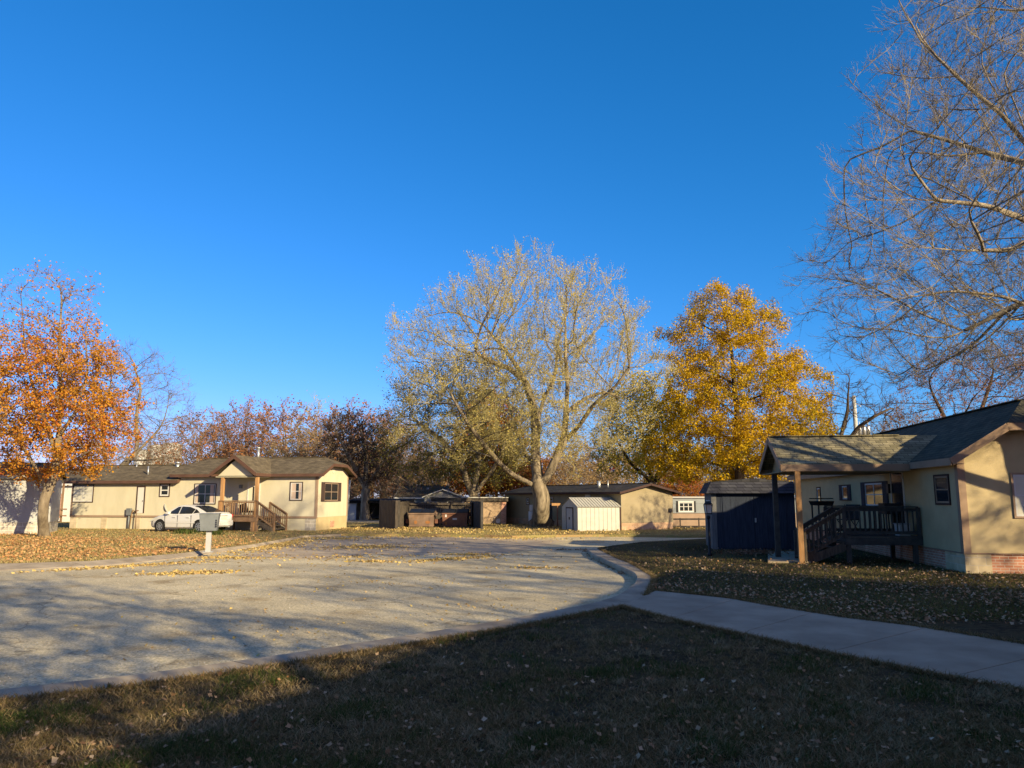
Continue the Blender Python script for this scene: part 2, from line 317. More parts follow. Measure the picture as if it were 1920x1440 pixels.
def px2(lst, z): return [G(x, y, z) for x, y in lst]
K_in = [(-9.5, 5.7)] + px2([(0, 1291), (250, 1264), (500, 1230), (750, 1192), (950, 1160), (1080, 1136), (1114, 1129), (1153, 1117), (1172, 1106), (1190, 1092), (1193, 1081), (1189, 1074), (1181, 1070), (1165, 1063), (1138, 1051.5), (1109, 1038), (1101, 1030)], .14)
K_out = [(-9.3, 5.3)] + px2([(0, 1314), (250, 1286), (500, 1251), (750, 1211), (960, 1177), (1100, 1150), (1163, 1138), (1192, 1127), (1211, 1116), (1221, 1102), (1227, 1084), (1224, 1079), (1214, 1073), (1183, 1055), (1158, 1046), (1138, 1036), (1123, 1028)], .14)
KF_in = [(-32, 20.6)] + px2([(0, 1069), (200, 1060), (340, 1046), (400, 1037), (480, 1026), (575, 1007), (640, 1003)], .02)
KF_out = [(-32, 22.4)] + px2([(0, 1056), (170, 1051), (340, 1036.5), (390, 1030), (471, 1020.5), (568, 1003.8), (640, 1000.5)], .14)
def sheet(name, poly, z, mat, z0=-.06):
    b = MB(); n = len(poly); b.face([(x, y, z) for x, y in poly])
    for i in range(n):
        p, q = poly[i], poly[(i + 1) % n]; b.face([(p[0], p[1], z), (p[0], p[1], z0), (q[0], q[1], z0), (q[0], q[1], z)])
    o = b.build(name, mat); o['kind'] = 'structure'
    return o
# one big ground sheet to the horizon
b = MB(); b.face([(-900, -300, -.03), (900, -300, -.03), (900, 1500, -.03), (-900, 1500, -.03)]); b.build('ground', M_ground)['kind'] = 'structure'
walk_top = px2([(1230, 1109), (1360, 1122), (1460, 1140), (1585, 1160), (1710, 1175), (1920, 1210)], LAWN)
walk_bot = px2([(1163, 1139), (1260, 1165), (1385, 1192), (1510, 1220), (1660, 1250), (1810, 1280), (1920, 1300)], LAWN)
d = (walk_top[-1][0] - walk_top[-3][0], walk_top[-1][1] - walk_top[-3][1]); e = (walk_bot[-1][0] - walk_bot[-3][0], walk_bot[-1][1] - walk_bot[-3][1])
walk_top.append((walk_top[-1][0] + 1.6 * d[0], walk_top[-1][1] + 1.6 * d[1])); walk_bot.append((walk_bot[-1][0] + 1.6 * e[0], walk_bot[-1][1] + 1.6 * e[1]))
road_near = px2([(1124, 1026), (1201, 1016), (1280, 1012), (1340, 1009), (1480, 1006)], LAWN) + [(45, 37)]
far_edge = px2([(640, 1000.5), (720, 1001), (800, 1001.5), (900, 1003), (960, 1004.5), (1030, 1003), (1132, 1002), (1276, 1004), (1400, 1003), (1480, 1001.5)], LAWN) + [(45, 40.5)]
sheet('road', K_in[:1] + K_in[1:] + road_near + list(reversed(far_edge)) + list(reversed(KF_in)), 0.0, M_road)
lawnA = KF_out[:-1] + far_edge + [(150, 40.5), (400, 420), (-400, 420), (-200, 22.4)]
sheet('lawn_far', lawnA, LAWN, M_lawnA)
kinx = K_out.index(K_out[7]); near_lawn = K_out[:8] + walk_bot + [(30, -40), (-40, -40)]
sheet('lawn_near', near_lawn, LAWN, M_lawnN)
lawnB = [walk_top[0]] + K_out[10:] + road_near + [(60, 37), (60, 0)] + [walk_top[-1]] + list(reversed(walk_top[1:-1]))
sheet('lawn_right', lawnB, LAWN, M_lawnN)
def resample(P, n):
    P = np.array(P); d = np.r_[0, np.cumsum(np.hypot(*np.diff(P, axis=0).T))]; t = np.linspace(0, d[-1], n)
    return [(float(np.interp(q, d, P[:, 0])), float(np.interp(q, d, P[:, 1]))) for q in t]
def pair(A, B, per):
    """walk two edges together, cut into short lengths"""
    a = []; b = []
    A = np.array(A); Bn = resample(B, 400); Bn = np.array(Bn); An = np.array(resample(A, 400)); 
    return An, Bn
def strip(name, A, B, za, zb_, mat, z0=-.05, seg=2.4):
    """cast kerb in lengths with open joints; za at the road edge, zb_ at the lawn edge"""
    m = MB(); An = np.array(resample(A, 400)); Bn = np.array(resample(B, 400)); L = np.hypot(*np.diff(An, axis=0).T).sum(); n = int(L / seg); cuts = np.linspace(0, 399, n + 1)
    for k in range(n):
        g = .007 / L * 399; t = np.linspace(cuts[k] + g, cuts[k + 1] - g, 9); ax = [(np.interp(q, range(400), An[:, 0]), np.interp(q, range(400), An[:, 1])) for q in t]; bx = [(np.interp(q, range(400), Bn[:, 0]), np.interp(q, range(400), Bn[:, 1])) for q in t]
        for i in range(8):
            a0, a1, b0, b1 = ax[i], ax[i + 1], bx[i], bx[i + 1]; r = .03
            c0 = (a0[0] + (b0[0] - a0[0]) * .07, a0[1] + (b0[1] - a0[1]) * .07); c1 = (a1[0] + (b1[0] - a1[0]) * .07, a1[1] + (b1[1] - a1[1]) * .07)
            m.face([(*c0, za), (*c1, za), (*b1, zb_), (*b0, zb_)]); m.face([(*a0, max(za - r, z0 + .01)), (*a1, max(za - r, z0 + .01)), (*c1, za), (*c0, za)])
            m.face([(*a0, max(za - r, z0 + .01)), (*a0, z0), (*a1, z0), (*a1, max(za - r, z0 + .01))]); m.face([(*b0, zb_), (*b1, zb_), (*b1, z0), (*b0, z0)])
        for e_ in (0, 8): m.face([(*ax[e_], za - r), (*bx[e_], zb_), (*bx[e_], z0), (*ax[e_], z0)])
    o = m.build(name, mat); o['kind'] = 'structure'; return o
strip('kerb_near', K_in, K_out, .14, .128, M_conc); strip('kerb_far', KF_in, KF_out, .025, .128, M_conc)
NS = 7; wt, wb = resample(walk_top, NS), resample(walk_bot, NS)
b = MB()
for i in range(NS - 1):      # concrete slabs with narrow joints
    g = .004; l = lambda p, q, t: (p[0] + (q[0] - p[0]) * t, p[1] + (q[1] - p[1]) * t)
    q = [l(wt[i], wt[i + 1], g), l(wt[i], wt[i + 1], 1 - g), l(wb[i], wb[i + 1], 1 - g), l(wb[i], wb[i + 1], g)]
    b.prism(q, 'z', .02, LAWN + .022)
b.build('path', M_path)['kind'] = 'structure'
b = MB()
red = px2([(430, 1047), (500, 1030), (590, 1013), (650, 1007), (760, 1006), (900, 1008), (1060, 1014), (1010, 1026), (940, 1040), (850, 1035), (760, 1044), (700, 1039), (600, 1049), (520, 1044)], 0)
b.face([(x, y, .004) for x, y in red]); b.build('road_brick_patch', M_redroad)['kind'] = 'structure'
b = MB(); q = px2([(560, 974), (730, 976), (730, 981), (560, 978)], LAWN); b.face([(x, y, LAWN + .01) for x, y in q]); b.build('back_road', M_conc)['kind'] = 'structure'
# porch slab by the right home
q = px2([(1440, 1036), (1510, 1037), (1520, 1056), (1440, 1056)], LAWN); b = MB(); b.prism(q, 'z', .05, LAWN + .05); b.build('patio_slab', M_path)['kind'] = 'structure'

# ------------------------------------------------------------------ building pieces
def window(parent, loc, rz, w, h, cols=1, rows=2, casing=None, frame=None, pane=None, curtain=None, shutters=None, cw=.05, fw=.05, name='window'):
    """window in its own frame: x along the wall, z up, outwards is -y; loc = lower left corner on the wall"""
    b = MB(); casing = casing or M_dkbrown; frame = frame or M_white
    if cw > 0:
        for q in ((-cw, -cw, w + cw, 0), (-cw, h, w + cw, h + cw), (-cw, 0, 0, h), (w, 0, w + cw, h)):
            b.box(q[0], -.035, q[1], q[2], .03, q[3], 0)
    for q in ((0, 0, w, fw), (0, h - fw, w, h), (0, fw, fw, h - fw), (w - fw, fw, w, h - fw)):
        b.box(q[0], -.022, q[1], q[2], .03, q[3], 1)
    for i in range(1, cols):
        x = w * i / cols; b.box(x - fw * .45, -.02, fw, x + fw * .45, .03, h - fw, 1)
    for j in range(1, rows):
        z = h * j / rows; b.box(fw, -.018, z - fw * .35, w - fw, .03, z + fw * .35, 1)
    o = b.build(name, [casing, frame], parent, loc, rz)
    p = MB(); p.box(fw * .5, -.008, fw * .5, w - fw * .5, .02, h - fw * .5); p.build('pane', pane or M_glass, o)
    if curtain:
        for x0, x1 in curtain:
            c = MB(); n = 8
            for i in range(n):
                a0 = x0 + (x1 - x0) * i / n; a1 = x0 + (x1 - x0) * (i + 1) / n
                c.box(a0 * w, -.012 - .003 * (i % 2), fw, a1 * w, -.006, h - fw)
            c.build('curtain', M_curt, o)
    if shutters:
        sw, sm = shutters
        for x in (-cw - sw - .01, w + cw + .01):
            c = MB(); c.box(x, -.03, -cw, x + sw, .02, h + cw)
            for k in range(2): c.box(x + .05, -.04, .02 + k * h / 2, x + sw - .05, -.03, h / 2 - .06 + k * h / 2)
            c.build('shutter', sm, parent, loc, rz)
    return o
def door(parent, loc, rz, w, h, mat, casing, glass=None, storm=False, name='door'):
    b = MB()
    for q in ((-.07, 0, 0, h + .07), (w, 0, w + .07, h + .07), (0, h, w, h + .07)): b.box(q[0], -.03, q[1], q[2], .03, q[3], 1)
    b.box(0, -.015, 0, w, .02, h, 0)
    o = b.build(name, [mat, casing], parent, loc, rz)
    if glass:
        g = MB(); g.box(*[glass[0] * w, -.022, glass[1] * h, glass[2] * w, -.012, glass[3] * h]); g.build('pane', M_glass, o)
    g = MB(); g.tube([(w * .88, -.015, h * .47), (w * .88, -.06, h * .47)], .025, 8); g.build('handle', M_black, o)
    return o
def gable_roof(parent, x0, x1, W, ze, zr, o, mat, fmat, cl=None, cr=None, name='roof', th=.05, fh=.17, back=True):
    """ridge along local x. cl / cr = (fraction up the slope where the end is clipped, ridge set back) for the left / right end"""
    m = W / 2; b = MB(); lf = lambda t: -o + (m + o) * t; lz = lambda t: ze + (zr - ze) * t
    def endpts(x, c, s):
        if c is None: return None
        return ((x, lf(c[0]), lz(c[0])), (x - s * c[1], m, zr), (x, W - lf(c[0]), lz(c[0])))
    L = endpts(x0, cl, -1); Rr = endpts(x1, cr, 1)
    fr = [(x0, -o, ze), (x1, -o, ze)]; bk = [(x0, W + o, ze), (x1, W + o, ze)]
    front = [fr[0], fr[1]] + ([Rr[0], Rr[1]] if Rr else [(x1, m, zr)]) + ([L[1], L[0]] if L else [(x0, m, zr)])
    rear = [bk[1], bk[0]] + ([L[2], L[1]] if L else [(x0, m, zr)]) + ([Rr[1], Rr[2]] if Rr else [(x1, m, zr)])
    F_ = [front, rear] + ([[Rr[0], Rr[2], Rr[1]]] if Rr else []) + ([[L[2], L[0], L[1]]] if L else [])
    for f in F_:
        b.face(f); b.face([(x, y, z - th) for x, y, z in reversed(f)])
    rim = [fr[0], fr[1]] + ([Rr[0], Rr[2]] if Rr else [(x1, m, zr)]) + [bk[1], bk[0]] + ([L[2], L[0]] if L else [(x0, m, zr)])
    for i in range(len(rim)):
        p, q = rim[i], rim[(i + 1) % len(rim)]; b.face([p, q, (q[0], q[1], q[2] - th), (p[0], p[1], p[2] - th)])
    # ridge caps
    b.beam((x0 + (cl[1] if cl else 0), m, zr + .012), (x1 - (cr[1] if cr else 0), m, zr + .012), .22, .03)
    ro = b.build(name, mat, parent)
    f = MB(); cx, cy = (x0 + x1) / 2, m
    for i in range(len(rim)):
        p, q = Vector(rim[i]), Vector(rim[(i + 1) % len(rim)])
        out = Vector(((p.x + q.x) / 2 - cx, (p.y + q.y) / 2 - cy, 0))
        d = (q - p).normalized(); nrm = Vector((d.y, -d.x, 0))
        if nrm.length < 1e-3: continue
        nrm.normalize()
        if nrm.dot(out) < 0: nrm = -nrm
        off = nrm * .014 + Vector((0, 0, -fh / 2 - .012))
        f.beam(p + off - d * .01, q + off + d * .01, .025, fh)
    # soffits
    f.box(x0 + .02, -o + .02, ze - fh + .02, x1 - .02, .0, ze - fh + .035); f.box(x0 + .02, W, ze - fh + .02, x1 - .02, W + o - .02, ze - fh + .035)
    f.build('fascia', fmat, parent); return ro
def hull(parent, x0, x1, W, zs, ze, zr, o, mat, c=None, name='wall', th=.062):
    """walls as a closed volume under a gable roof"""
    m = W / 2; sl = (zr - ze) / (m + o); zw = ze + sl * o - th
    if c is None: prof = [(0, zs), (W, zs), (W, zw), (m, zr - th), (0, zw)]
    else:
        zc = ze + (zr - ze) * c - th; yc = -o + (m + o) * c
        prof = [(0, zs), (W, zs), (W, zw), (W - yc, zc), (yc, zc), (0, zw)]
    b = MB(); b.prism(prof, 'x', x0, x1); return b.build(name, mat, parent)
def railing(parent, p0, p1, h, mat, post0=True, post1=True, name='railing', bot=.1, n=None, flat=True):
    """railing in the parent's frame from p0 to p1 (feet on the floor or the stair line)"""
    b = MB(); p0 = Vector(p0); p1 = Vector(p1); L = (p1 - p0).length; n = n or max(3, int(L / .14)); up = Vector((0, 0, 1))
    b.beam(p0 + up * h, p1 + up * h, .13, .035); b.beam(p0 + up * (h - .08), p1 + up * (h - .08), .035, .09); b.beam(p0 + up * bot, p1 + up * bot, .035, .09)
    for i in range(1, n):
        q = p0.lerp(p1, i / n); b.beam(q + up * bot, q + up * (h - .05), .035, .035)
    for f, q in ((post0, p0), (post1, p1)):
        if f: b.beam(q + up * (-.05 if f is True else -f), q + up * (h - .018), .09, .09)
    return b.build(name, mat, parent)
def stairs(parent, x0, x1, y0, y1, z0, z1, n, mat, name='stairs'):
    """treads from high (x0,z1) to low (x1,z0), between y0 and y1"""
    b = MB(); s = 1 if x1 > x0 else -1; dx = abs(x1 - x0) / n; dz = (z1 - z0) / (n + 1)
    for i in range(n):
        x = x0 + s * dx * i; z = z1 - dz * (i + 1); xa, xb = sorted((x, x + s * (dx + .03))); b.box(xa, y0 + .03, z - .04, xb, y1 - .03, z)
    for y in (y0, y1 - .04):
        for off in (0,):
            b.beam((x0, y + .02, z1 - dz - .12), (x1, y + .02, z0 + .05), .04, .22)
    return b.build(name, mat, parent)

# ------------------------------------------------------------------ the cream mobile home at left
PA = G(592, 995, LAWN); A0 = Fr(*PA, -11.5); LA = -A0.front(130, 985)[0]; oA = A0.wor(-LA, 0); A = Fr(*oA, -11.5)
WA = A0.end(650, 990, 0)[0]
hA = empty('mobile_home', (*oA, LAWN), -11.5, 'long cream mobile home with brown fascia and gabled wooden porch, behind the white car', 'mobile home')
zz = lambda v: v - LAWN      # local heights start at the lawn
def fz(px, py, y=0, f=A): x, z = f.front(px, py, y); return x, z - LAWN
ZE2, ZR2 = zz(3.42), zz(4.48); ZE1, ZR1 = zz(3.06), zz(4.10); OV = .30
xs = A.front(332, 900, -.3)[0]; xs2 = A.front(319, 890, -.3)[0]; zb = fz(400, 969)[1]
hull(hA, 0, xs - .15, WA, zb, ZE1, ZR1, OV, M_cream, name='wall'); hull(hA, xs - .15, LA, WA, zb, ZE2, ZR2, OV, M_cream, .62, name='wall')
gable_roof(hA, -.35, xs, WA, ZE1, ZR1, OV, M_shA, M_brown)
gable_roof(hA, xs2, LA + .45, WA, ZE2, ZR2, OV, M_shA, M_brown, (.60, 1.1), (.60, 1.05))
b = MB(); b.box(.03, .03, -.1, LA - .03, WA - .03, zb); b.build('skirting', M_cream, hA)
for p0, p1 in ((130, 143), (189, 199.5), (252, 262), (572, 592)):
    a = fz(p0, 980)[0]; c = fz(p1, 980)[0]; b = MB(); b.box(max(a, .0), .01, -.1, min(c, LA - .01), .2, zb - .01); b.build('block_pier', M_block if p0 > 500 else M_blockt, hA)
b = MB(); b.box(LA - .25, .02, -.1, LA - .008, WA - .02, zb - .005); b.build('end_foundation', M_tan, hA)
b = MB(); b.box(-.01, -.02, zb - .06, LA - .1, .01, zb + .06)          # band and corner boards
b.box(LA - .12, -.02, zb - .06, LA + .018, .1, ZE2 - .1); b.box(LA - .02, WA - .12, zb, LA + .018, WA + .02, ZE2 - .1); b.box(-.02, -.02, zb - .06, .12, .1, ZE1 - .1)
b.build('corner_trim', M_trim, hA)
def wA(x0, x1, y0, y1, **k):
    a = fz(x0, y1); c = fz(x1, y0); return window(hA, (a[0], 0, a[1]), 0, c[0] - a[0], c[1] - a[1], **k)
wA(137, 175.5, 910.5, 940.5, cols=2, rows=2, pane=M_blind)
wA(300, 318, 908.5, 930, cols=1, rows=2, fw=.09)
wA(364.5, 405, 908, 944, cols=2, rows=2, curtain=[(.05, .16), (.74, .92)])
wA(544.5, 567, 905, 937, cols=1, rows=2, curtain=[(.08, .45), (.72, .92)])
a = fz(256, 962); c = fz(271.5, 913.5); door(hA, (a[0], 0, a[1]), 0, c[0] - a[0], c[1] - a[1], M_white, M_dkbrown, name='utility_door')
a = fz(464, 968); c = fz(486.5, 905); door(hA, (a[0], 0, a[1]), 0, c[0] - a[0], c[1] - a[1], M_doorc, M_white, (.4, .45, .56, .88))
a = fz(450, 915.5); b = MB(); b.box(a[0], -.13, a[1], a[0] + .16, 0, a[1] + .2); b.build('porch_light', M_metal, hA)
y0, z0 = A.end(607.5, 939, LA); y1, z1 = A.end(634, 906.5, LA)
window(hA, (LA, y0, z0 - LAWN), R(90), y1 - y0, z1 - z0, cols=2, rows=2, shutters=(.38, M_shut), frame=M_trim)
y0, z0 = A.end(625, 881, LA); b = MB(); b.disc((LA + .01, y0, z0 - LAWN), .20, 'x', 20, .05); b.build('gable_vent', M_doorc, hA)
y0, z0 = A.end(622.5, 982, LA); b = MB(); b.box(LA - .01, y0 - .25, z0 - LAWN - .18, LA + .03, y0 + .25, z0 - LAWN + .18)
b.build('foundation_vent', M_redb, hA)
# roof pipes
for px, py, h, r in ((484, 858, .55, .09), (256, 877, .25, .05), (277.5, 889, .5, .04), (333, 875, .2, .12)):
    x, z = fz(px, py, WA / 2 - .2 if py < 880 else .6); y = WA / 2 - .2 if py < 880 else .6
    b = MB(); b.tube([(x, y, z - .25), (x, y, z + h)], r, 10)
    if h != .5: b.tube([(x, y, z + h), (x, y, z + h + .1)], r * 1.5, 10)
    b.build('roof_pipe', M_galv, hA)
# porch: gable roof with its ridge towards the road, posts, deck, stairs
DF = -1.75
xg0, zg = fz(396, 887, DF - .25); xg1, _ = fz(480, 887, DF - .25); xa, za = fz(440, 853.5, DF - .25); zg = ZE2; za = ZR2 - .03
b = MB(); th = .05; yb = WA / 2 * .92; pf = DF - .3
for (xe, s) in ((xg0, -1), (xg1, 1)):
    f = [(xe, pf, zg), (xa, pf, za), (xa, yb, za), (xe, .2, zg)]; b.face(f); b.face([(x, y, z - th) for x, y, z in reversed(f)])
    b.face([f[0], f[1], (xa, pf, za - th), (xe, pf, zg - th)]); b.face([f[0], f[3], (xe, .2, zg - th), (xe, pf, zg - th)])
b.build('porch_roof', M_shA2, hA)
b = MB(); b.beam((xg0 - .02, pf - .015, zg - .1), (xa, pf - .015, za - .1), .025, .19); b.beam((xa, pf - .018, za - .1), (xg1 + .02, pf - .018, zg - .1), .025, .19)
b.beam((xg0 - .012, pf, zg - .1), (xg0 - .012, -.3, zg - .1), .025, .18); b.beam((xg1 + .012, pf, zg - .1), (xg1 + .012, -.3, zg - .1), .025, .18)
b.build('fascia', M_brown, hA)
b = MB(); b.prism([(xg0 + .3, zg - .16), (xg1 - .3, zg - .16), (xa, za - .22)], 'y', DF - .02, DF + .06); b.box(xg0 + .15, DF - .02, zg - .24, xg1 - .15, -.01, zg - .2)
b.build('porch_gable', M_cream, hA)
xd0 = fz(408, 960, DF)[0]; xd1 = fz(484, 960, DF)[0]; zd = fz(440, 970, DF)[1]; zr_ = fz(440, 939, DF)[1] - zd
for px in (413.5, 478.3):
    x = fz(px, 960, DF)[0]; b = MB(); b.box(x - .085, DF + .0, zd if px < 450 else 0, x + .085, DF + .17, zg - .24); b.build('porch_post', M_woodo, hA)
b = MB(); b.box(xd0, DF - .05, zd - .04, xd1, -.01, zd); b.box(xd0, DF - .05, zd - .24, xd1, DF, zd - .045)
for x in (xd0 + .1, xd1 - .35, xd1 - .08): b.box(x - .07, DF - .03, -.05, x + .07, DF + .1, zd - .05)
for x in (xd0 + .1, xd1 - .1): b.box(x - .05, -.2, -.05, x + .05, -.1, zd - .05)
b.build('deck', M_wood, hA)
railing(hA, (xd0 + .05, DF + .02, zd), (xd1 - .05, DF + .02, zd), zr_, M_wood)
railing(hA, (xd0 + .05, DF + .1, zd), (xd0 + .05, -.05, zd), zr_, M_wood, False, False)
xn = fz(513.5, 985, DF)[0]
stairs(hA, xd1, xn, DF - .02, -.45, 0, zd, 4, M_woodg)
railing(hA, (xd1, DF + .02, zd - .02), (xn, DF + .02, .12), zr_ - .05, M_wood, False, .2, name='stair_railing')
railing(hA, (xd1 + .02, -.5, zd - .02), (xn + .1, -.5, .12), zr_ - .05, M_wood, .05, .2, name='stair_railing')
# meter, pipes, patio things by the wall
x, z = fz(244, 966); b = MB(); b.box(x - .14, -.2, z, x + .14, -.03, z + .42); b.tube([(x, -.1, -.05), (x, -.1, z)], .05, 8); b.build('electric_meter', M_metal, hA)
x, z = fz(251, 975); b = MB(); b.tube([(x + .12, -.1, 1.0), (x, -.14, 1.15), (x - .1, -.12, .9), (x - .2, -.12, -.05)], .035, 8); b.build('conduit', M_wood, hA)
x, z = fz(261, 960); b = MB(); b.tube([(x, -.25, -.05), (x, -.25, 1.15)], .03, 8); b.tube([(x - .12, -.25, 1.08), (x + .12, -.25, 1.12)], .04, 8); b.build('water_standpipe', M_rust, hA)
def at_loc(f, px, py, z=LAWN): return (*G(px, py, z), z)

# porch clutter: covered chair on the left porch
p = A.wor(xd1 - 1.3, -.75); o = empty('porch_chair', (*p, zd + LAWN), -11.5, 'dark slumped lounge chair on the deck of the cream home behind its railing', 'chair')
b = MB(); b.box(-.35, -.3, .25, .35, .3, .36); b.build('seat', M_black, o)
b = MB(); b.beam((-.3, .25, .3), (-.45, .28, .75), .5, .07, up=(0, 1, 0)); b.build('backrest', M_black, o)
for x in (-.3, .3):
    for y in (-.28, .24):
        b = MB(); b.box(x - .02, y, 0, x + .02, y + .04, .26); b.build('leg', M_black, o)
# satellite dish on a pole
p = G(317, 992, LAWN); o = empty('satellite_dish', (*p, LAWN), 0, 'round grey satellite dish on a short pole beside the nose of the white car', 'satellite dish')
b = MB(); b.tube([(0, 0, 0), (0, 0, 1.0)], .035, 8); b.build('pole', M_metal, o)
b = MB(); k = 20; c = Vector((-.05, -.06, 1.25)); nrm = Vector((.75, -.35, .45)).normalized(); u = nrm.cross(Vector((0, 0, 1))).normalized(); v = u.cross(nrm)
ring = [[c + (u * math.cos(2 * math.pi * j / k) + v * 1.15 * math.sin(2 * math.pi * j / k)) * r + nrm * (r * r * .45) for j in range(k)] for r in (.001, .15, .28, .38)]
for a in range(3):
    for j in range(k): b.face([ring[a][j], ring[a][(j + 1) % k], ring[a + 1][(j + 1) % k], ring[a + 1][j]], 0, True)
b.build('reflector', M_grsid, o)
b = MB(); b.tube([c + v * -.4 + nrm * .08, c + nrm * .5 - v * .1], .015, 6); b.box(*(list(c + nrm * .5 - v * .1 - Vector((.05, .05, .05))) + list(c + nrm * .5 - v * .1 + Vector((.05, .05, .05))))); b.build('receiver_arm', M_black, o)
# small things in front of the skirting
p = G(178.5, 986, LAWN); o = empty('garden_stool', (*p, LAWN), -11.5, 'small grey low table against the skirting of the cream home, right of its left window', 'stool')
b = MB(); b.box(-.24, -.12, .28, .24, .12, .34); b.build('seat', M_woodg, o)
for x in (-.17, .13):
    b = MB(); b.box(x, -.09, 0, x + .05, .09, .28); b.build('leg', M_woodg, o)
p = G(214, 986, LAWN); o = empty('hand_mower', (*p, LAWN), -11.5, 'small old push mower lying by the skirting left of the electric meter', 'mower')
for y in (0, .25):
    b = MB(); b.disc((-.16, y, .12), .12, 'y', 12, .04); b.build('wheel', M_tyre, o)
b = MB(); b.tube([(-.16, .02, .12), (-.16, .23, .12)], .06, 8); b.tube([(-.16, .12, .12), (.15, .12, .4), (.3, .12, .5)], .025, 6); b.build('handle', M_metal, o)

# ------------------------------------------------------------------ the tan mobile home at right
PB = G(1812, 1075, LAWN); B0 = Fr(*PB, -97.5); LB = 18.3; oB = B0.wor(-LB, 0); B = Fr(*oB, -97.5); WB = 4.75
hB = empty('mobile_home', (*oB, LAWN), -97.5, 'tan mobile home on red brick with a gabled side porch, nearest at right', 'mobile home')
ZE, ZR = zz(3.06), zz(4.72); zb = fz(1812, 1037, 0, B)[1]
xr = B.end  # shorthand
CL = .53
hull(hB, 0, LB, WB, zb, ZE, ZR, .30, M_tan, CL, name='wall')
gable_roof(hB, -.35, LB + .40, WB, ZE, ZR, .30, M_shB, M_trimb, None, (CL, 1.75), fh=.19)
b = MB(); b.box(.03, .03, -.12, LB - .03, WB - .03, zb - .02); b.build('skirting', M_redb, hB)
yq = B.end(1861, 1070, LB)[0]
b = MB(); b.box(LB - 1.2, -.005, -.12, LB + .005, yq, zb - .025); b.build('block_pier', M_split, hB)
b = MB(); b.box(-.02, -.03, zb - .03, LB + .03, WB + .03, zb - .005)
b.box(LB - .16, -.02, zb, LB + .022, .16, ZE - .02); b.box(LB - .05, WB - .12, zb, LB + .022, WB + .02, ZE - .02); b.build('corner_trim', M_trimb, hB)
def wB(x0, x1, y0, y1, **k):
    a = fz(x0, y1, 0, B); c = fz(x1, y0, 0, B); return window(hB, (a[0], 0, a[1]), 0, c[0] - a[0], c[1] - a[1], **k)
wB(1757, 1778, 892, 943, rows=2, frame=M_trimb)
wB(1625, 1655, 905, 948, cols=2, rows=2, shutters=(.42, M_shutb))
wB(1581, 1589, 911, 936, cols=1, rows=1, shutters=(.36, M_shutb))
wB(1534, 1538, 915, 945, cols=1, rows=1)
a = fz(1679, 1003, 0, B); c = fz(1692, 886, 0, B); door(hB, (a[0], 0, a[1]), 0, c[0] - a[0], c[1] - a[1], M_glass, M_white, (.12, .15, .88, .94), name='storm_door')
y0, z0 = B.end(1905, 968, LB); z1 = B.end(1903, 890, LB)[1]
window(hB, (LB, y0, z0 - LAWN), R(90), .95, z1 - z0, cols=1, rows=2, pane=M_blind, casing=M_trimb)
# porch
PD = -3.05                                    # roof front (away from the wall)
nx, nzz = fz(1478, 866, PD - .75, B)
xn_ = LB - 2.45 + .0; xc = LB - 4.06; hw = 1.66; pz = zz(3.97); pe = zz(3.02); pf = -3.95
b = MB(); th = .05
for xe in (xc - hw, xc + hw):
    f = [(xe, pf, pe), (xc, pf, pz), (xc, WB * .30, pz), (xe, .05, pe)]; b.face(f); b.face([(x, y, z - th) for x, y, z in reversed(f)])
    b.face([f[0], f[1], (xc, pf, pz - th), (xe, pf, pe - th)]); b.face([f[0], f[3], (xe, .05, pe - th), (xe, pf, pe - th)])
b.beam((xc, pf, pz + .01), (xc, 0, pz + .01), .2, .025)
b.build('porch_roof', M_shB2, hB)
b = MB()
for xe, s in ((xc - hw, -1), (xc + hw, 1)):
    b.beam((xe + s * .014, pf - .01, pe - .11), (xe + s * .014, -.33, pe - .11), .025, .2)
    b.beam((xe + s * .02, pf - .015, pe - .11), (xc, pf - .015, pz - .11), .025, .2)
b.build('fascia', M_trimb, hB)
b = MB(); b.prism([(xc - hw + .1, pe - .2), (xc + hw - .1, pe - .2), (xc, pz - .13)], 'y', pf + .35, pf + .4)
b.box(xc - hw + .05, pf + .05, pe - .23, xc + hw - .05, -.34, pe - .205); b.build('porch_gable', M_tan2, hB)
pl = MB(); pl.prism([(xc - .18, .22 + pe), (xc - .21, .28 + pe), (xc, .50 + pe), (xc + .21, .28 + pe), (xc + .18, .22 + pe), (xc + .13, pe + .02), (xc - .13, pe + .02)], 'y', pf + .32, pf + .345)
plq = pl.build('house_number_plate', M_white, hB)
tx = bpy.data.curves.new('house_number', 'FONT'); tx.body = '122'; tx.size = .17; tx.align_x = 'CENTER'; tx.extrude = .004
to = bpy.data.objects.new('tmp', tx); COL.objects.link(to); bpy.context.view_layer.update()
me = bpy.data.meshes.new_from_object(to.evaluated_get(bpy.context.evaluated_depsgraph_get())); bpy.data.objects.remove(to)
no = bpy.data.objects.new('house_number', me); me.materials.append(M_black); COL.objects.link(no); no.parent = plq; no.location = (xc, pf + .312, pe + .17); no.rotation_euler = (R(90), 0, 0)
for (px, py, m) in ((1503.5, 1057, M_woodo), (1459.5, 1047, M_woodd)):
    g = B.gl(px, py, LAWN); b = MB(); b.box(g[0] - .075, g[1] - .075, -.02, g[0] + .075, g[1] + .075, pe - .2); b.build('porch_post', m, hB)
gn = B.gl(1503.5, 1057); dk = B.gl(1585, 1057); zdk = fz(1640, 1003, -1.2, B)[1]
XN = LB - 2.66; XF = XN - 2.1; YD = dk[1]; zdk = fz(1640, 1003, YD / 2, Fr(*B.wor(0, 0), -97.5))[1]
zdk = EYE - LAWN + (932 - 1003) / F * G(1640, 1057, LAWN)[1]
rh = (1003 - 950) / F * G(1640, 1057, LAWN)[1]
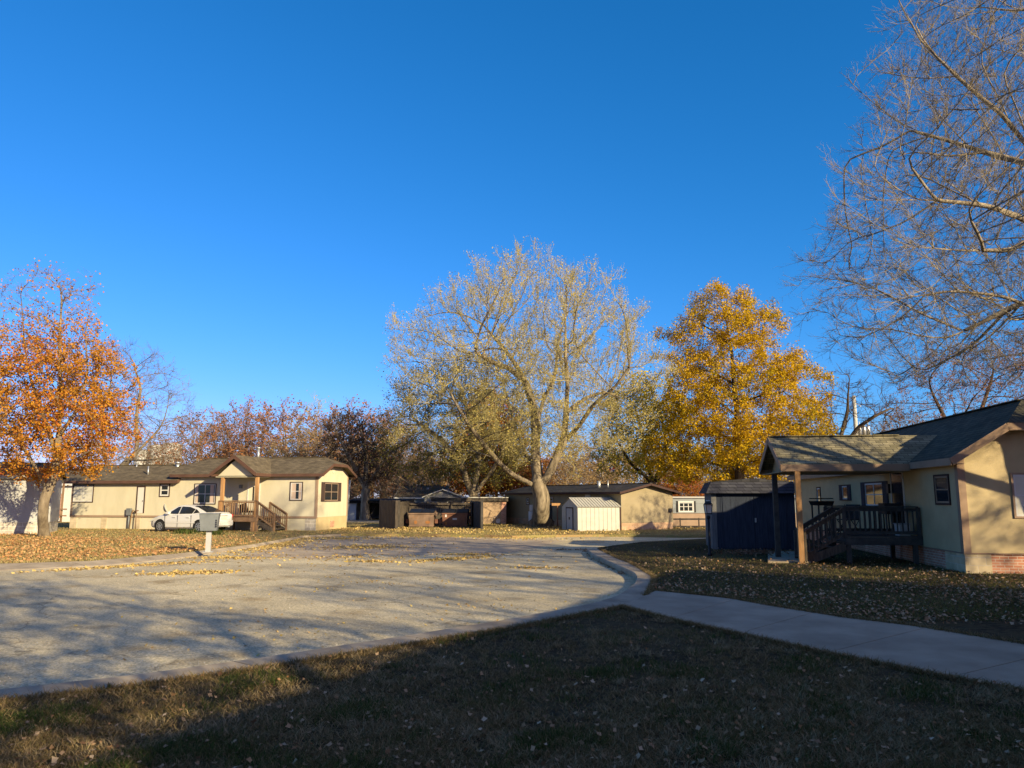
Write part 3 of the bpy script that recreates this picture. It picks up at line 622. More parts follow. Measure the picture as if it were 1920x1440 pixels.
b = MB(); b.box(XF, YD, zdk - .04, XN, -.01, zdk); b.box(XN - .04, YD, zdk - .26, XN + .005, -.01, zdk - .045); b.box(XF, YD, zdk - .26, XN - .045, YD + .04, zdk - .045)
for x, y in ((XN - .1, YD + .1), (XN - .1, -.2), (XF + .1, YD + .1), (XF + .1, -.2)): b.box(x - .06, y - .06, -.05, x + .06, y + .06, zdk - .05)
b.build('deck', M_woodd, hB)
railing(hB, (XN - .03, YD, zdk), (XN - .03, -.08, zdk), rh, M_woodd)
railing(hB, (XF + .03, YD, zdk), (XF + .03, -.08, zdk), rh, M_woodd)
# stairs run outwards (local -y) from the deck edge
YS = gn[1] + .1
b = MB(); n = 4
for i in range(n):
    z = zdk - zdk / (n + 1) * (i + 1); y = YD - (YD - YS) / n * i; b.box(XN - 1.15, y - (YD - YS) / n - .03, z - .04, XN - .06, y, z)
for x in (XN - 1.17, XN - .05): b.beam((x, YD, zdk - .3), (x, YS, .04), .04, .24)
b.build('stairs', M_woodg, hB)
railing(hB, (XN - .03, YD, zdk - .02), (XN - .03, YS + .02, .08), rh, M_woodg, False, .1, name='stair_railing', n=9)
railing(hB, (XN - 1.2, YD, zdk - .02), (XN - 1.2, YS + .02, .08), rh, M_woodd, .4, .1, name='stair_railing', n=9)
b = MB(); x, z = fz(1670, 925, 0, B); b.box(x - .1, -.1, z, x + .1, 0, z + .3); b.build('porch_light', M_black, hB)
# things on the right porch
def onB(x, y): return (*B.wor(x, y), zdk + LAWN)
o = empty('kettle_grill', onB(XF + 1.15, -.55), -97.5, 'black covered grill standing against the wall on the right porch beside the storm door', 'grill')
b = MB(); b.box(-.3, -.25, .62, .3, .25, .72); b.prism([(-.3, .72), (.3, .72), (.26, .95), (-.26, .95)], 'y', -.24, .24); b.build('lid', M_black, o)
for x, y in ((-.26, -.2), (.26, -.2), (-.26, .2), (.26, .2)):
    b = MB(); b.box(x - .02, y - .02, 0, x + .02, y + .02, .62); b.build('leg', M_black, o)
o = empty('folding_chair', onB(XF + .5, YD + .55), -60, 'dark folding camp chair with crossed legs behind the right porch railing', 'chair')
b = MB(); b.box(-.25, -.22, .42, .25, .22, .45); b.build('seat', M_black, o); b = MB(); b.beam((0, .22, .45), (0, .3, .9), .5, .03, up=(0, 1, 0)); b.build('backrest', M_black, o)
for s in (-1, 1):
    b = MB(); b.tube([(s * .24, -.22, 0), (-s * .24, .2, .9)], .014, 6); b.build('leg', M_black, o)
    b = MB(); b.tube([(s * .25, -.22, 0), (s * .25, .24, .46)], .014, 6); b.tube([(s * .25, .24, 0), (s * .25, -.22, .46)], .014, 6); b.build('leg', M_black, o)
o = empty('storage_tote', onB(XN - .45, -.4), -97.5, 'small white bin on the right deck at the foot of the storm door', 'bin')
b = MB(); b.prism([(-.18, 0), (.18, 0), (.22, .33), (-.22, .33)], 'y', -.15, .15); b.build('bin_body', M_white, o); b = MB(); b.box(-.24, -.17, .331, .24, .17, .36); b.build('lid', M_grsid, o)
g = B.gl(1546, 1040); o = empty('charcoal_grill', (*B.wor(*g), LAWN), 20, 'black flat-topped grill stand beyond the right porch stairs against the tan wall', 'grill')
zt = EYE - LAWN + (932 - 942) / F * G(1546, 1040, LAWN)[1]
b = MB(); b.prism([(-.3, zt - .1), (.3, zt - .1), (.38, zt + .05), (-.38, zt + .05)], 'y', -.2, .2); b.box(-.5, -.02, zt + .12, .5, .02, zt + .15); b.build('firebox', M_black, o)
for x in (-.28, .28):
    for y in (-.18, .14):
        b = MB(); b.box(x - .02, y, 0, x + .02, y + .04, zt - .1); b.build('leg', M_black, o)
b = MB(); b.box(-.3, -.18, zt * .45, .3, .18, zt * .45 + .02); b.build('shelf', M_black, o)

# ------------------------------------------------------------------ the neighbour home behind the photographer (throws the big shadow)
rx, ry = 13.9, 10.9
FF = Fr(rx, ry, 63); oF = FF.wor(-16, -2.35)
hF = empty('mobile_home', (*oF, LAWN), 63, 'tan mobile home standing just right of the camera, outside the picture', 'mobile home')
hull(hF, 0, 16, 4.7, .5, ZE, ZR + .25, .3, M_tan, None, name='wall'); gable_roof(hF, -.4, 16.3, 4.7, ZE, ZR + .25, .3, M_shB, M_trimb)
b = MB(); b.box(.03, .03, -.1, 15.97, 4.67, .5); b.build('skirting', M_redb, hF)
window(hF, (12, 0 + 4.7, 1.2), R(180), 1.0, 1.2); window(hF, (6, 0 + 4.7, 1.2), R(180), 1.0, 1.2); window(hF, (16, 1.8, 1.2), R(90), 1.0, 1.2, cols=2)

# ------------------------------------------------------------------ dark shed, lamp post, drop box
p0 = G(1338, 1030, LAWN); SH = Fr(*p0, -9); WS = SH.front(1495, 1033)[0]; oS = empty('storage_shed', (*p0, LAWN), -9, 'weathered dark blue wooden shed with a shingled mansard edge beside the right porch', 'shed')
he = EYE - LAWN + (932 - 924) / F * p0[1]; ht = EYE - LAWN + (932 - 901) / F * p0[1]; DS = 2.9
b = MB(); b.box(0, 0, -.1, WS, DS, he)
for i in range(int(WS / .3) + 1): b.box(i * .3 + .02, -.012, 0, i * .3 + .05, 0, he)      # battens of the boards
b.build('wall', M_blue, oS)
b = MB(); b.box(-.015, -.0, -.1, -.002, DS, he); b.box(-.02, -.02, -.1, .16, .0, he); b.build('side_wall', M_bluel, oS)  # left side and front corner strip in a paler board colour
b = MB(); q = [(-.22, -.25), (WS + .22, -.25), (WS + .22, DS + .25), (-.22, DS + .25)]; r = [(.0, .12), (WS - .0, .12), (WS, DS - .1), (.0, DS - .1)]
for i in range(4):
    j = (i + 1) % 4; b.face([(*q[i], he - .02), (*q[j], he - .02), (*r[j], ht - .06), (*r[i], ht - .06)])
b.face([(*p, he - .02) for p in q])
b.build('mansard_edge', M_shDf, oS)
b = MB(); m = (WS * .45, DS / 2, ht + .10)
b.prism([(-.02, ht - .06), (WS + .02, ht - .06), (WS * .55, ht + .06), (WS * .45, ht + .06)], 'y', .1, DS - .08); b.build('roof', M_shD, oS)
for x in (WS * .32, WS * .70):
    b = MB(); b.box(x - WS * .19 + .0, -.02, .06, x - WS * .19 + WS * .375, -.013, he - .15)
    d = b.build('door', M_blue, oS)
b = MB(); b.box(WS * .51, -.06, 1.0, WS * .53, -.02, 1.16); b.build('padlock', M_galv, oS)
x0 = .15
g = G(1331, 1042, LAWN); hl = EYE - LAWN + (932 - 938) / F * g[1]
oL = empty('lamp_post', (*g, LAWN), 10, 'short black garden lamp post with a lantern head in front of the dark shed', 'lamp post')
b = MB(); b.tube([(0, 0, 0), (0, 0, .06), (0, 0, .1), (0, 0, hl - .62)], [.08, .08, .045, .04], 12); b.tube([(0, 0, hl - .62), (0, 0, hl - .56), (0, 0, hl - .5)], [.045, .07, .045], 12); b.build('post', M_black, oL)
b = MB(); b.prism([(-.11, hl - .14), (.11, hl - .14), (.075, hl - .42), (-.075, hl - .42)], 'y', -.075, .075); b.build('lamp_glass', M_lampg, oL)
b = MB()
for sx in (-1, 1):
    for sy in (-1, 1): b.beam((sx * .08, sy * .08, hl - .43), (sx * .118, sy * .09, hl - .13), .018, .018)
b.box(-.09, -.09, hl - .46, .09, .09, hl - .43)
b.build('lamp_frame', M_black, oL)
b = MB(); b.tube([(0, 0, hl - .14), (0, 0, hl - .09), (0, 0, hl - .03)], [.16, .13, .06], 8); b.tube([(0, 0, hl - .03), (0, 0, hl)], .07, 8, 1); b.build('lamp_cap', [M_black, M_door], oL)

g = G(390, 1035, .15); hM = EYE - .15 + (932 - 962.5) / F * g[1]; hb = EYE - .15 + (932 - 993) / F * g[1]; wM = 37 / F * g[1] / 2
oM = empty('drop_box', (*g, .15), 14, 'grey sheet-metal collection box, tapered, on a square white post at the kerb', 'drop box')
b = MB(); b.box(-.085, -.085, 0, .085, .085, hb); b.box(-.16, -.16, -.0, .16, .16, .02); b.build('post', M_grsid, oM)
b = MB(); t_, u_ = wM - .03, wM - .09
T = [(-t_, -.28, hM), (t_, -.28, hM), (t_, .28, hM), (-t_, .28, hM)]; U = [(-u_, -.24, hb), (u_, -.24, hb), (u_, .24, hb), (-u_, .24, hb)]
b.face(T); b.face(U[::-1])
for i in range(4): j = (i + 1) % 4; b.face([T[i], U[i], U[j], T[j]])
b.build('box_body', M_metal, oM)
b = MB(); b.box(-t_ - .02, -.30, hM, t_ + .02, .30, hM + .02); b.build('lid', M_metal, oM)
b = MB()
for k in range(4): b.box(t_ - .10, -.285, hM - .25 - k * .07, t_ - .05, -.27, hM - .2 - k * .07)
b.build('marking', M_shutb, oM)

# ------------------------------------------------------------------ white sedan
def make_car(loc, deg, label, group=None):
    o = empty('parked_car', loc, deg, label, 'car', group)
    st = [(-2.28, .50, .74, .66), (-2.22, .30, .98, .78), (-2.0, .26, 1.07, .845), (-1.5, .24, 1.06, .875), (-1.0, .22, 1.0, .89), (0, .2, .96, .895), (.8, .2, .955, .89),
          (1.2, .2, .95, .885), (1.6, .2, .88, .87), (1.95, .22, .78, .82), (2.16, .26, .68, .72), (2.27, .36, .56, .56)]
    b = MB(); rings = []
    for x, zl, zh, w in st:
        zm = zl + (zh - zl) * .55
        half = [(0, zl), (w * .90, zl), (w * .985, zl + .08), (w, zm), (w * .97, zh - .07), (w * .88, zh - .005), (w * .5, zh + .018), (0, zh + .022)]
        rings.append([(x, -y, z) for y, z in half] + [(x, y, z) for y, z in half[-2:0:-1]])
    n = len(rings[0])
    for i in range(len(rings) - 1):
        for j in range(n): b.face([rings[i][j], rings[i + 1][j], rings[i + 1][(j + 1) % n], rings[i][(j + 1) % n]], 0, False)
    b.face(rings[0]); b.face(rings[-1][::-1]); bo = b.build('body', M_carw, o)
    top = [(-1.78, 1.04), (-1.35, 1.22), (-.95, 1.37), (-.5, 1.455), (0, 1.49), (.35, 1.46), (.8, 1.24), (1.28, .95)]
    yz = lambda z: .82 - .42 * (z - .95)
    b = MB(); R_ = []
    for x, z in top:
        yt = yz(z) - .02; R_.append([(x, -.83, .93), (x, -yt, z - .02), (x, -yt * .6, z + .012), (x, yt * .6, z + .012), (x, yt, z - .02), (x, .83, .93)])
    for i in range(len(R_) - 1):
        for j in range(5): b.face([R_[i][j], R_[i + 1][j], R_[i + 1][j + 1], R_[i][j + 1]], 0, False)
    b.face(R_[0]); b.face(R_[-1][::-1]); b.build('cabin', M_carw, o)
    for s in (-1, 1):
        for poly, nm in (([(.92, 1.0), (.18, 1.0), (.13, 1.40), (.32, 1.385)], 'side_window'), ([(.10, 1.0), (-.78, 1.02), (-.92, 1.27), (-.5, 1.385), (.05, 1.41)], 'side_window'), ([(-.86, 1.03), (-1.28, 1.08), (-.98, 1.27)], 'side_window')):
            g = MB(); P = [(x, s * (yz(z) + .012), z) for x, z in poly]; Q = [(x, s * (yz(z) - .01), z) for x, z in poly]
            g.face(P); g.face(Q[::-1])
            for i in range(len(P)): g.face([P[i], Q[i], Q[(i + 1) % len(P)], P[(i + 1) % len(P)]])
            g.build(nm, M_glass, o)
        g = MB(); g.box(.74, s * .80 - .02, .98, .92, s * .98, 1.11) if s > 0 else g.box(.74, -.98, .98, .92, -.78, 1.11); g.build('mirror', M_carw, o)
        g = MB(); g.prism([(-2.2, .80), (-1.95, .84), (-1.93, .98), (-2.2, .97)], 'y', s * .76, s * .868); g.build('tail_light', M_red, o)
        g = MB(); g.prism([(2.14, .56), (1.85, .62), (1.62, .78), (1.95, .72)], 'y', s * .70, s * .873); g.build('headlight', M_lampg, o)
        g = MB(); g.box(-1.1, s * .885 - .012, .50, .95, s * .885 + .018, .54); g.build('side_moulding', M_carw, o)
        for x in (-.82, .13, 1.02):
            g = MB(); g.box(x - .008, s * .893 - .006, .3, x + .008, s * .893 + .006, .94); g.build('door_seam', M_black, o)
        for x in (-.6, .36):
            g = MB(); g.box(x - .1, s * .895 - .02, .80, x + .1, s * .895 + .025, .83); g.build('door_handle', M_carw, o)
        for x in (1.36, -1.36):
            g = MB(); g.disc((x, s * .872, .34), .37, 'y', 24, .06); g.build('wheel_arch', M_void, o)
            wv = MB(); wv.tube([(x, s * .72, .315), (x, s * .74, .315), (x, s * .90, .315), (x, s * .91, .315)], [.29, .315, .315, .29], 26); wh = wv.build('wheel', M_tyre, o)
            rm = MB(); rm.tube([(x, s * .905, .315), (x, s * .915, .315)], .055, 10)
            for k in range(7):
                a = 2 * math.pi * k / 7; rm.beam((x, s * .914, .315), (x + .19 * math.cos(a), s * .914, .315 + .19 * math.sin(a)), .055, .012, up=(0, 1, 0))
            kk = 24
            for k in range(kk):
                a = 2 * math.pi * k / kk; a2 = 2 * math.pi * (k + 1) / kk
                rm.face([(x + r * math.cos(t), s * .916, .315 + r * math.sin(t)) for r, t in ((.185, a), (.215, a), (.215, a2), (.185, a2))])
            rm.build('rim', M_rim, wh)
    gl = [(-1.70, 1.10), (-1.35, 1.245), (-1.0, 1.375), (-.72, 1.44)]
    g = MB(); 
    for i in range(3):
        (xa_, za_), (xb_, zb_) = gl[i], gl[i + 1]; g.face([(xa_, -yz(za_) + .09, za_ + .006), (xb_, -yz(zb_) + .09, zb_ + .006), (xb_, yz(zb_) - .09, zb_ + .006), (xa_, yz(za_) - .09, za_ + .006)])
    g.build('rear_window', M_glass, o)
    g = MB(); g.face([(.42, -.5, 1.452), (1.16, -.68, 1.045), (1.16, .68, 1.045), (.42, .5, 1.452)]); g.build('windscreen', M_glass, o)
    g = MB(); g.box(-2.30, -.22, .70, -2.255, .22, .82); g.build('number_plate', M_blind, o)
    g = MB(); g.box(-2.275, -.34, .88, -2.235, .34, .905); g.build('boot_trim', M_black, o)
    g = MB(); g.prism([(-2.32, .36), (-2.32, .62), (-2.2, .66), (-2.2, .32)], 'y', -.74, .74); g.build('bumper', M_carw, o)
    g = MB(); g.tube([(-2.33, -.45, .27), (-2.05, -.45, .27)], .035, 8); g.build('exhaust_pipe', M_galv, o)
    return o
cf = R(20); fw_ = (-math.cos(cf), math.sin(cf)); lf_ = (-math.sin(cf), -math.cos(cf)); g = G(299.5, 997, LAWN)
cx_, cy_ = g[0] - 1.36 * fw_[0] - .86 * lf_[0], g[1] - 1.36 * fw_[1] - .86 * lf_[1]
car = make_car((cx_, cy_, LAWN), 160, 'white four-door sedan parked on the leafy lawn in front of the cream home')

# ------------------------------------------------------------------ pale grey home behind the orange tree
PG = G(91, 1000.5, LAWN); g0 = Fr(*PG, 24); Lg = 9.0; oG = g0.wor(-Lg, 0); hG = empty('mobile_home', (*oG, LAWN), 24, 'pale grey panelled home on grey blocks behind the orange maple, cut off at left', 'mobile home')
ztop = EYE - LAWN + (932 - 893) / F * PG[1]; zbk = EYE - LAWN + (932 - 977.5) / F * PG[1]
b = MB(); b.box(0, 0, zbk, Lg, 4.0, ztop)
for i in range(30): b.box(i * .3, -.006, zbk, i * .3 + .02, 0, ztop)
b.build('wall', M_grsid, hG); b = MB(); b.box(.03, .03, -.1, Lg - .03, 3.97, zbk); b.build('skirting', M_block, hG)
gable_roof(hG, -.3, Lg + .2, 4.0, ztop + .02, ztop + .75, .25, M_shA, M_grsid)

# distant white home seen in the gap to its right
PH = AT(126, 985, 62); oH = empty('house', (PH[0] - 9, 62, LAWN), -4, 'white house with brown doors glimpsed between the grey and the cream homes', 'house')
hull(oH, 0, 10, 5, 0, 3.0, 4.2, .3, M_white, name='wall'); gable_roof(oH, -.3, 10.3, 5, 3.0, 4.2, .3, M_shA, M_white)
for x in (7.0, 8.3):
    door(oH, (x, 0, .3), 0, .6, 1.9, M_redb, M_white)
b = MB()
for i in range(8): b.box(6.4 + i * .4, -1.0, 0, 6.45 + i * .4, -.95, 1.0)
b.box(6.3, -1.02, .45, 9.9, -.93, .55); b.box(6.3, -1.02, .95, 9.9, -.93, 1.05); b.build('railing', M_wood, oH)
for x in (8.95, 9.35):
    b = MB(); b.box(x, -.9, 0, x + .12, -.8, 3); b.build('porch_post', M_wood, oH)
# far grain silo
p = AT(290, 930, 230)
oI = empty('grain_silo', (p[0], 230, 0), 0, 'pale concrete grain silo far beyond the trees above the cream roof', 'silo')
hs_ = EYE + (932 - 838) / F * 230
for x, r, h in ((-4, 2.8, hs_ - 1.5), (0, 3.0, hs_), (4.2, 3.0, hs_ + .5)):
    b = MB(); b.tube([(x, 0, 0), (x, 0, h), (x, 0, h + .6)], [r, r, r * .3], 18); b.build('silo_bin', M_offw, oI)

# ------------------------------------------------------------------ dumpster enclosure
def planks(parent, p0, p1, h, mat, z0=.03, name='fence_panel', ragged=.05, w=.14):
    b = MB(); p0 = Vector((*p0, 0)); p1 = Vector((*p1, 0)); L = (p1 - p0).length; n = max(2, int(L / w)); d = (p1 - p0).normalized(); nn = Vector((d.y, -d.x, 0))
    rr = random.Random(int(L * 1000))
    for i in range(n):
        a = p0 + d * (L * i / n + .006); c = p0 + d * (L * (i + 1) / n - .006); hh = h - rr.random() * ragged; off = nn * (.012 * (i % 2) + rr.random() * .006)
        q = [a + off, c + off, c + off + nn * .02, a + off + nn * .02]; b.prism([(v.x, v.y) for v in q], 'z', z0, hh)
    o = b.build(name, mat, parent)
    r = MB(); 
    for z in (.35, h - .35): r.beam((*(p0 - nn * .03).xy, z), (*(p1 - nn * .03).xy, z), .04, .09)
    r.build('fence_rail', mat, parent); return o
a1, a2 = G(711, 992.5, 0), G(743, 997, 0); bl, brr = (-7.35, 53.4), (-2.55, 53.4); r1, r2 = G(883, 991, 0), G(903.5, 996.5, 0)
oE = empty('dumpster_enclosure', (-5, 51, 0), 0, 'grey weathered board enclosure with open gates around two dumpsters', 'enclosure')
def rel(p): return (p[0] + 5, p[1] - 51)
HE = 1.88
planks(oE, rel(a1), rel(a2), HE, M_woodg, name='gate', w=.17)
planks(oE, rel((-7.05, 48.6)), rel((-7.05, 53.3)), 1.78, M_woodg)
for k in range(3):
    xa_ = bl[0] + (brr[0] - bl[0]) * k / 3; xb_ = bl[0] + (brr[0] - bl[0]) * (k + 1) / 3; planks(oE, rel((xa_, 53.4)), rel((xb_ - .05, 53.4)), 1.72, M_woodg, ragged=.12)
    b = MB(); q = rel((xb_, 53.3)); b.box(q[0] - .05, q[1] - .05, 0, q[0] + .05, q[1] + .05, 1.75); b.build('post', M_woodg, oE)
    if k < 3:
        b = MB(); qa, qb = rel((xa_ + .06, 53.25)), rel((xb_ - .1, 53.25)); b.box(qa[0], qa[1] - .04, 1.52, qb[0], qa[1], 1.66); b.build('cap_board', M_woodg, oE)
planks(oE, rel((-2.62, 50.2)), rel((-2.62, 53.3)), 1.72, M_woodg)
planks(oE, rel((r1[0], r1[1])), rel(r2), HE - .06, M_woodd, name='gate')
for q, m in ((r1, M_woodd), (r2, M_woodd), (a2, M_woodg), ((-7.05, 48.5), M_woodd)):
    q = rel(q); b = MB(); b.box(q[0] - .07, q[1] - .07, -.02, q[0] + .07, q[1] + .07, HE - .03); b.build('post', m, oE)
def dumpster(px0, px1, py, mat, label, patches, stickers):
    p = G((px0 + px1) / 2, py, .05); W_ = (px1 - px0) / F * p[1]; o = empty('dumpster', (*p, .02), 0, label, 'dumpster', 'dumpsters in the board enclosure')
    H_ = EYE - .07 + (932 - 960) / F * p[1]
    b = MB(); w = W_ / 2; d = 1.3
    T = [(-w, 0, H_), (w, 0, H_), (w, d, H_ + .2), (-w, d, H_ + .2)]; U = [(-w + .05, .10, .16), (w - .05, .10, .16), (w - .05, d - .1, .16), (-w + .05, d - .1, .16)]
    b.face(U[::-1])
    for i in range(4): j = (i + 1) % 4; b.face([T[i], U[i], U[j], T[j]])
    b.beam((-w - .02, -.02, H_ - .03), (w + .02, -.02, H_ - .03), .05, .07); b.beam((-w + .03, .08, .19), (w - .03, .08, .19), .05, .07)
    b.build('bin_body', mat, o)
    b = MB()
    for s in (-1, 1):
        b.face([(s * (w + .01), .0, H_ - .1), (s * (w + .01), d, H_ + .1), (s * (w + .16), d, H_ - .05), (s * (w + .16), 0, H_ - .2)])
    b.build('side_lip', mat, o)
    for s in (-1, 1):
        c = MB(); xa_, xb_ = sorted((s * (w + .02), s * (w + .22))); c.box(xa_, .35, .35, xb_, .95, .62); c.build('fork_pocket', M_rust2, o)
    for s in (-1, 1):
        c = MB(); c.prism([(0, H_ + .015), (d + .05, H_ + .22), (d + .05, H_ + .26), (0, H_ + .05)], 'x', min(s * .02, s * w), max(s * .02, s * w)); c.build('lid', M_black, o)
    for x in (-w + .2, w - .35, w - .15, -w + .4):
        c = MB(); c.disc((x, .2, .08), .08, 'x', 12, .05); c.build('caster', M_black, o)
    for (u, v, ru, rv) in patches:
        c = MB(); kk = 12; z = .2 + (H_ - .25) * v; yy = lambda zz_: .10 - .10 * (zz_ - .16) / (H_ - .16) - .004
        P = [(u * w + ru * math.cos(2 * math.pi * k / kk) * (1 + .2 * math.sin(3 * k)), z + rv * math.sin(2 * math.pi * k / kk)) for k in range(kk)]
        c.face([(x, yy(z_), z_) for x, z_ in P]); c.build('rust_patch', M_rustd, o)
    for (u, v, ru, rv) in stickers:
        z = .2 + (H_ - .25) * v; yy = lambda zz_: .10 - .10 * (zz_ - .16) / (H_ - .16) - .004
        c = MB(); c.face([(u * w - ru, yy(z - rv), z - rv), (u * w + ru, yy(z - rv), z - rv), (u * w + ru, yy(z + rv), z + rv), (u * w - ru, yy(z + rv), z + rv)]); c.build('sticker', M_white, o)
    return o
dumpster(766, 813, 991, M_rust, 'faded tan dumpster with round rust patches, left of the pair', [(-.45, .3, .10, .12), (.5, .3, .16, .10), (-.6, .72, .03, .03), (-.4, .66, .03, .03), (-.3, .8, .02, .02)], [])
dumpster(829, 876, 991, M_rust2, 'rusty red dumpster with white stickers, right of the pair', [(-.7, .2, .08, .1)], [(-.7, .85, .05, .09), (.0, .58, .14, .06)])

# ------------------------------------------------------------------ tan home behind the big maple
PC = G(1165.6, 994.4, LAWN); C0 = Fr(*PC, -62); LC = -C0.front(948, 983)[0]; WC = C0.end(1263, 994, 0)[0]; oC = C0.wor(-LC, 0); Cf = Fr(*oC, -62)
hC = empty('mobile_home', (*oC, LAWN), -62, 'low tan home with a near-black roof behind the white metal shed', 'mobile home')
zeC = C0.front(1160, 922, -.35)[1] - LAWN; zrC = C0.end(1220, 906, .35)[1] - LAWN; zsC = C0.end(1166, 980.5, 0)[1] - LAWN
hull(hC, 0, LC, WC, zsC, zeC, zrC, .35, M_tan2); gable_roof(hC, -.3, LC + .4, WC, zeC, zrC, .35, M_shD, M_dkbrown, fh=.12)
b = MB(); b.box(.03, .03, -.1, LC - .03, WC - .03, zsC); b.build('skirting', M_tanb, hC)
def wC(x0, x1, y0, y1, **k):
    a = fz(x0, y1, 0, Cf); c = fz(x1, y0, 0, Cf); window(hC, (a[0], 0, a[1]), 0, max(.2, c[0] - a[0]), c[1] - a[1], **k)
wC(988, 992, 934.5, 945); wC(1030, 1037, 933, 946, casing=M_trim); wC(1075, 1080, 932.5, 939)
a = fz(1099, 960, 0, Cf); c = fz(1106, 929, 0, Cf); door(hC, (a[0], 0, a[1]), 0, c[0] - a[0], c[1] - a[1], M_door, M_white)
for px, py, h, r in ((1123, 912, .35, .12), (1140, 913, .4, .04)):
    b = MB(); x, z = C0.front(px, py, 1.0); x += LC; b.tube([(x, 1.0, z - LAWN - .2), (x, 1.0, z - LAWN + h)], r, 8); b.build('roof_pipe', M_galv, hC)
b = MB(); b.box(LC - .01, WC - .35, 1.0, LC + .08, WC - .15, 1.25); b.build('meter_box', M_black, hC)
# tall garden spinner beyond its roof
p = AT(1147, 890, 56); oP = empty('garden_spinner', (p[0], 56, LAWN), 0, 'red, white and blue pinwheel on a thin pole rising above the near-black roof', 'pinwheel')
b = MB(); b.tube([(0, 0, 0), (0, 0, p[2] - LAWN - .1)], .03, 6); b.build('pole', M_wood, oP)
zc_ = AT(1145, 880, 56)[2] - LAWN; M_rd = mk('red_cloth', (.5, .05, .05)); M_bl = mk('blue_cloth', (.05, .07, .3))
for k in range(6):
    a = 2 * math.pi * k / 6; b = MB(); c = (.0, -.04, zc_); p1 = (.22 * math.cos(a), -.08, zc_ + .22 * math.sin(a)); p2 = (.22 * math.cos(a + .7), -.03, zc_ + .22 * math.sin(a + .7))
    b.face([c, p1, p2]); b.face([(c[0], c[1] + .01, c[2]), (p2[0], p2[1] + .01, p2[2]), (p1[0], p1[1] + .01, p1[2])]); b.build('vane', (M_rd, M_white, M_bl)[k % 3], oP)
# white ribbed metal shed
PW = AT(1084, 992, 44.8)[:2]; w0 = Fr(*PW, 17); LW = w0.front(1163.5, 992)[0]; DW = 2.6
oW = empty('metal_shed', (*PW, LAWN), 17, 'white ribbed metal garden shed with a low gable roof beside the big trunk', 'shed')
heW = EYE - LAWN + (932 - 949.5) / F * PW[1]; hrW = heW + .50
b = MB(); b.prism([(0, 0), (DW, 0), (DW, heW), (DW / 2, hrW), (0, heW)], 'x', .0, LW)
for i in range(11): b.box(LW * i / 10.0 - .02, -.018, 0, LW * i / 10.0 + .02, .0, heW)
for j in range(6): b.box(-.018, DW * j / 6 + .02, 0, 0, DW * j / 6 + .06, heW)
b.build('wall', M_offw, oW)
b = MB(); th = .03
for y0_, y1_, z0_, z1_ in ((-.06, DW / 2, heW - .01, hrW + .02), (DW + .06, DW / 2, heW - .01, hrW + .02)):
    b.face([(-.05, y0_, z0_), (LW + .05, y0_, z0_), (LW + .05, y1_, z1_), (-.05, y1_, z1_)]); b.face([(-.05, y0_, z0_ - th), (-.05, y1_, z1_ - th), (LW + .05, y1_, z1_ - th), (LW + .05, y0_, z0_ - th)])
    for i in range(14):
        x = LW * (i + .5) / 14; b.beam((x, y0_, z0_ + .01), (x, y1_, z1_ + .01), .03, .03)
b.build('roof', M_offw, oW)
b = MB(); b.box(-.03, DW * .30, .03, -.019, DW * .68, heW - .12); d = b.build('door', M_grsid, oW)
b = MB()
for y in (DW * .27, DW * .68): b.box(-.04, y, .0, -.019, y + DW * .03, heW - .06)
b.box(-.04, DW * .27, heW - .115, -.019, DW * .71, heW - .05); b.build('door_frame', M_dkbrown, oW)
b = MB(); b.box(-.06, DW * .47, heW * .45, -.032, DW * .51, heW * .55); b.build('handle', M_black, d)
b = MB(); b.box(LW - .03, -.03, 0, LW + .03, .0, heW); b.build('corner_trim', M_dkbrown, oW)
# clothes-line post, fence and pedestal by the trunk
p = G(1045.5, 989, LAWN); oT = empty('clothesline_post', (*p, LAWN), 0, 'rusty T-shaped clothesline post between the big trunk and the white shed', 'post')
h = EYE - LAWN + (932 - 946) / F * p[1]; b = MB(); b.tube([(0, 0, 0), (0, 0, h)], .04, 8); b.build('pole', M_rust2, oT); b = MB(); b.box(-.36, -.05, h - .06, .2, .05, h + .1); b.build('crossbar', M_woodo, oT)
oN = empty('board_fence', (*G(1029, 986, LAWN), LAWN), 0, 'dark board fence panel in shade behind the big trunk', 'fence'); planks(oN, (0, 0), (.75, -.3), 1.45, M_woodd)
p = G(995, 985, LAWN); oQ = empty('utility_pedestal', (*p, LAWN), 0, 'white utility pedestal standing just left of the big trunk', 'pedestal')
b = MB(); b.tube([(0, 0, 0), (0, 0, .3), (.02, 0, .95)], [.10, .15, .17], 12); b.build('drum', M_white, oQ); b = MB(); b.box(-.08, -.1, .98, .14, .1, 1.4); b.build('meter_box', M_white, oQ)
# pinkish home end with gas meter
p = G(902, 982.5, LAWN); oD = empty('mobile_home', (*p, LAWN), 4, 'narrow end of a flat-roofed pinkish tan home behind the enclosure', 'mobile home')
WD = 46 / F * p[1]; zD = EYE - LAWN + (932 - 940) / F * p[1]
b = MB(); b.box(-1.2, 0, -.1, WD, 7, zD); b.build('wall', M_pink, oD); b = MB(); b.box(WD - .35, -.03, 0, WD + .02, -.001, zD); b.build('brick_corner', M_redb, oD)
b = MB(); b.box(-1.4, -.15, zD, WD + .15, 7.1, zD + .26); b.build('roof', M_woodg, oD); b = MB(); b.box(-1.42, -.17, zD + .261, WD + .17, 7.1, zD + .31); b.build('roof_edge', M_door, oD)
p = G(932, 986, LAWN); oD2 = empty('gas_meter', (*p, LAWN), 0, 'small white gas meter with looped pipes in front of the pinkish home end', 'gas meter')
b = MB(); b.tube([(-.25, 0, 0), (-.25, 0, .55), (-.18, 0, .62), (0, 0, .62), (.0, 0, .5)], .02, 6); b.tube([(.15, 0, .5), (.18, 0, .3), (.18, 0, 0)], .02, 6); b.build('pipe', M_galv, oD2)
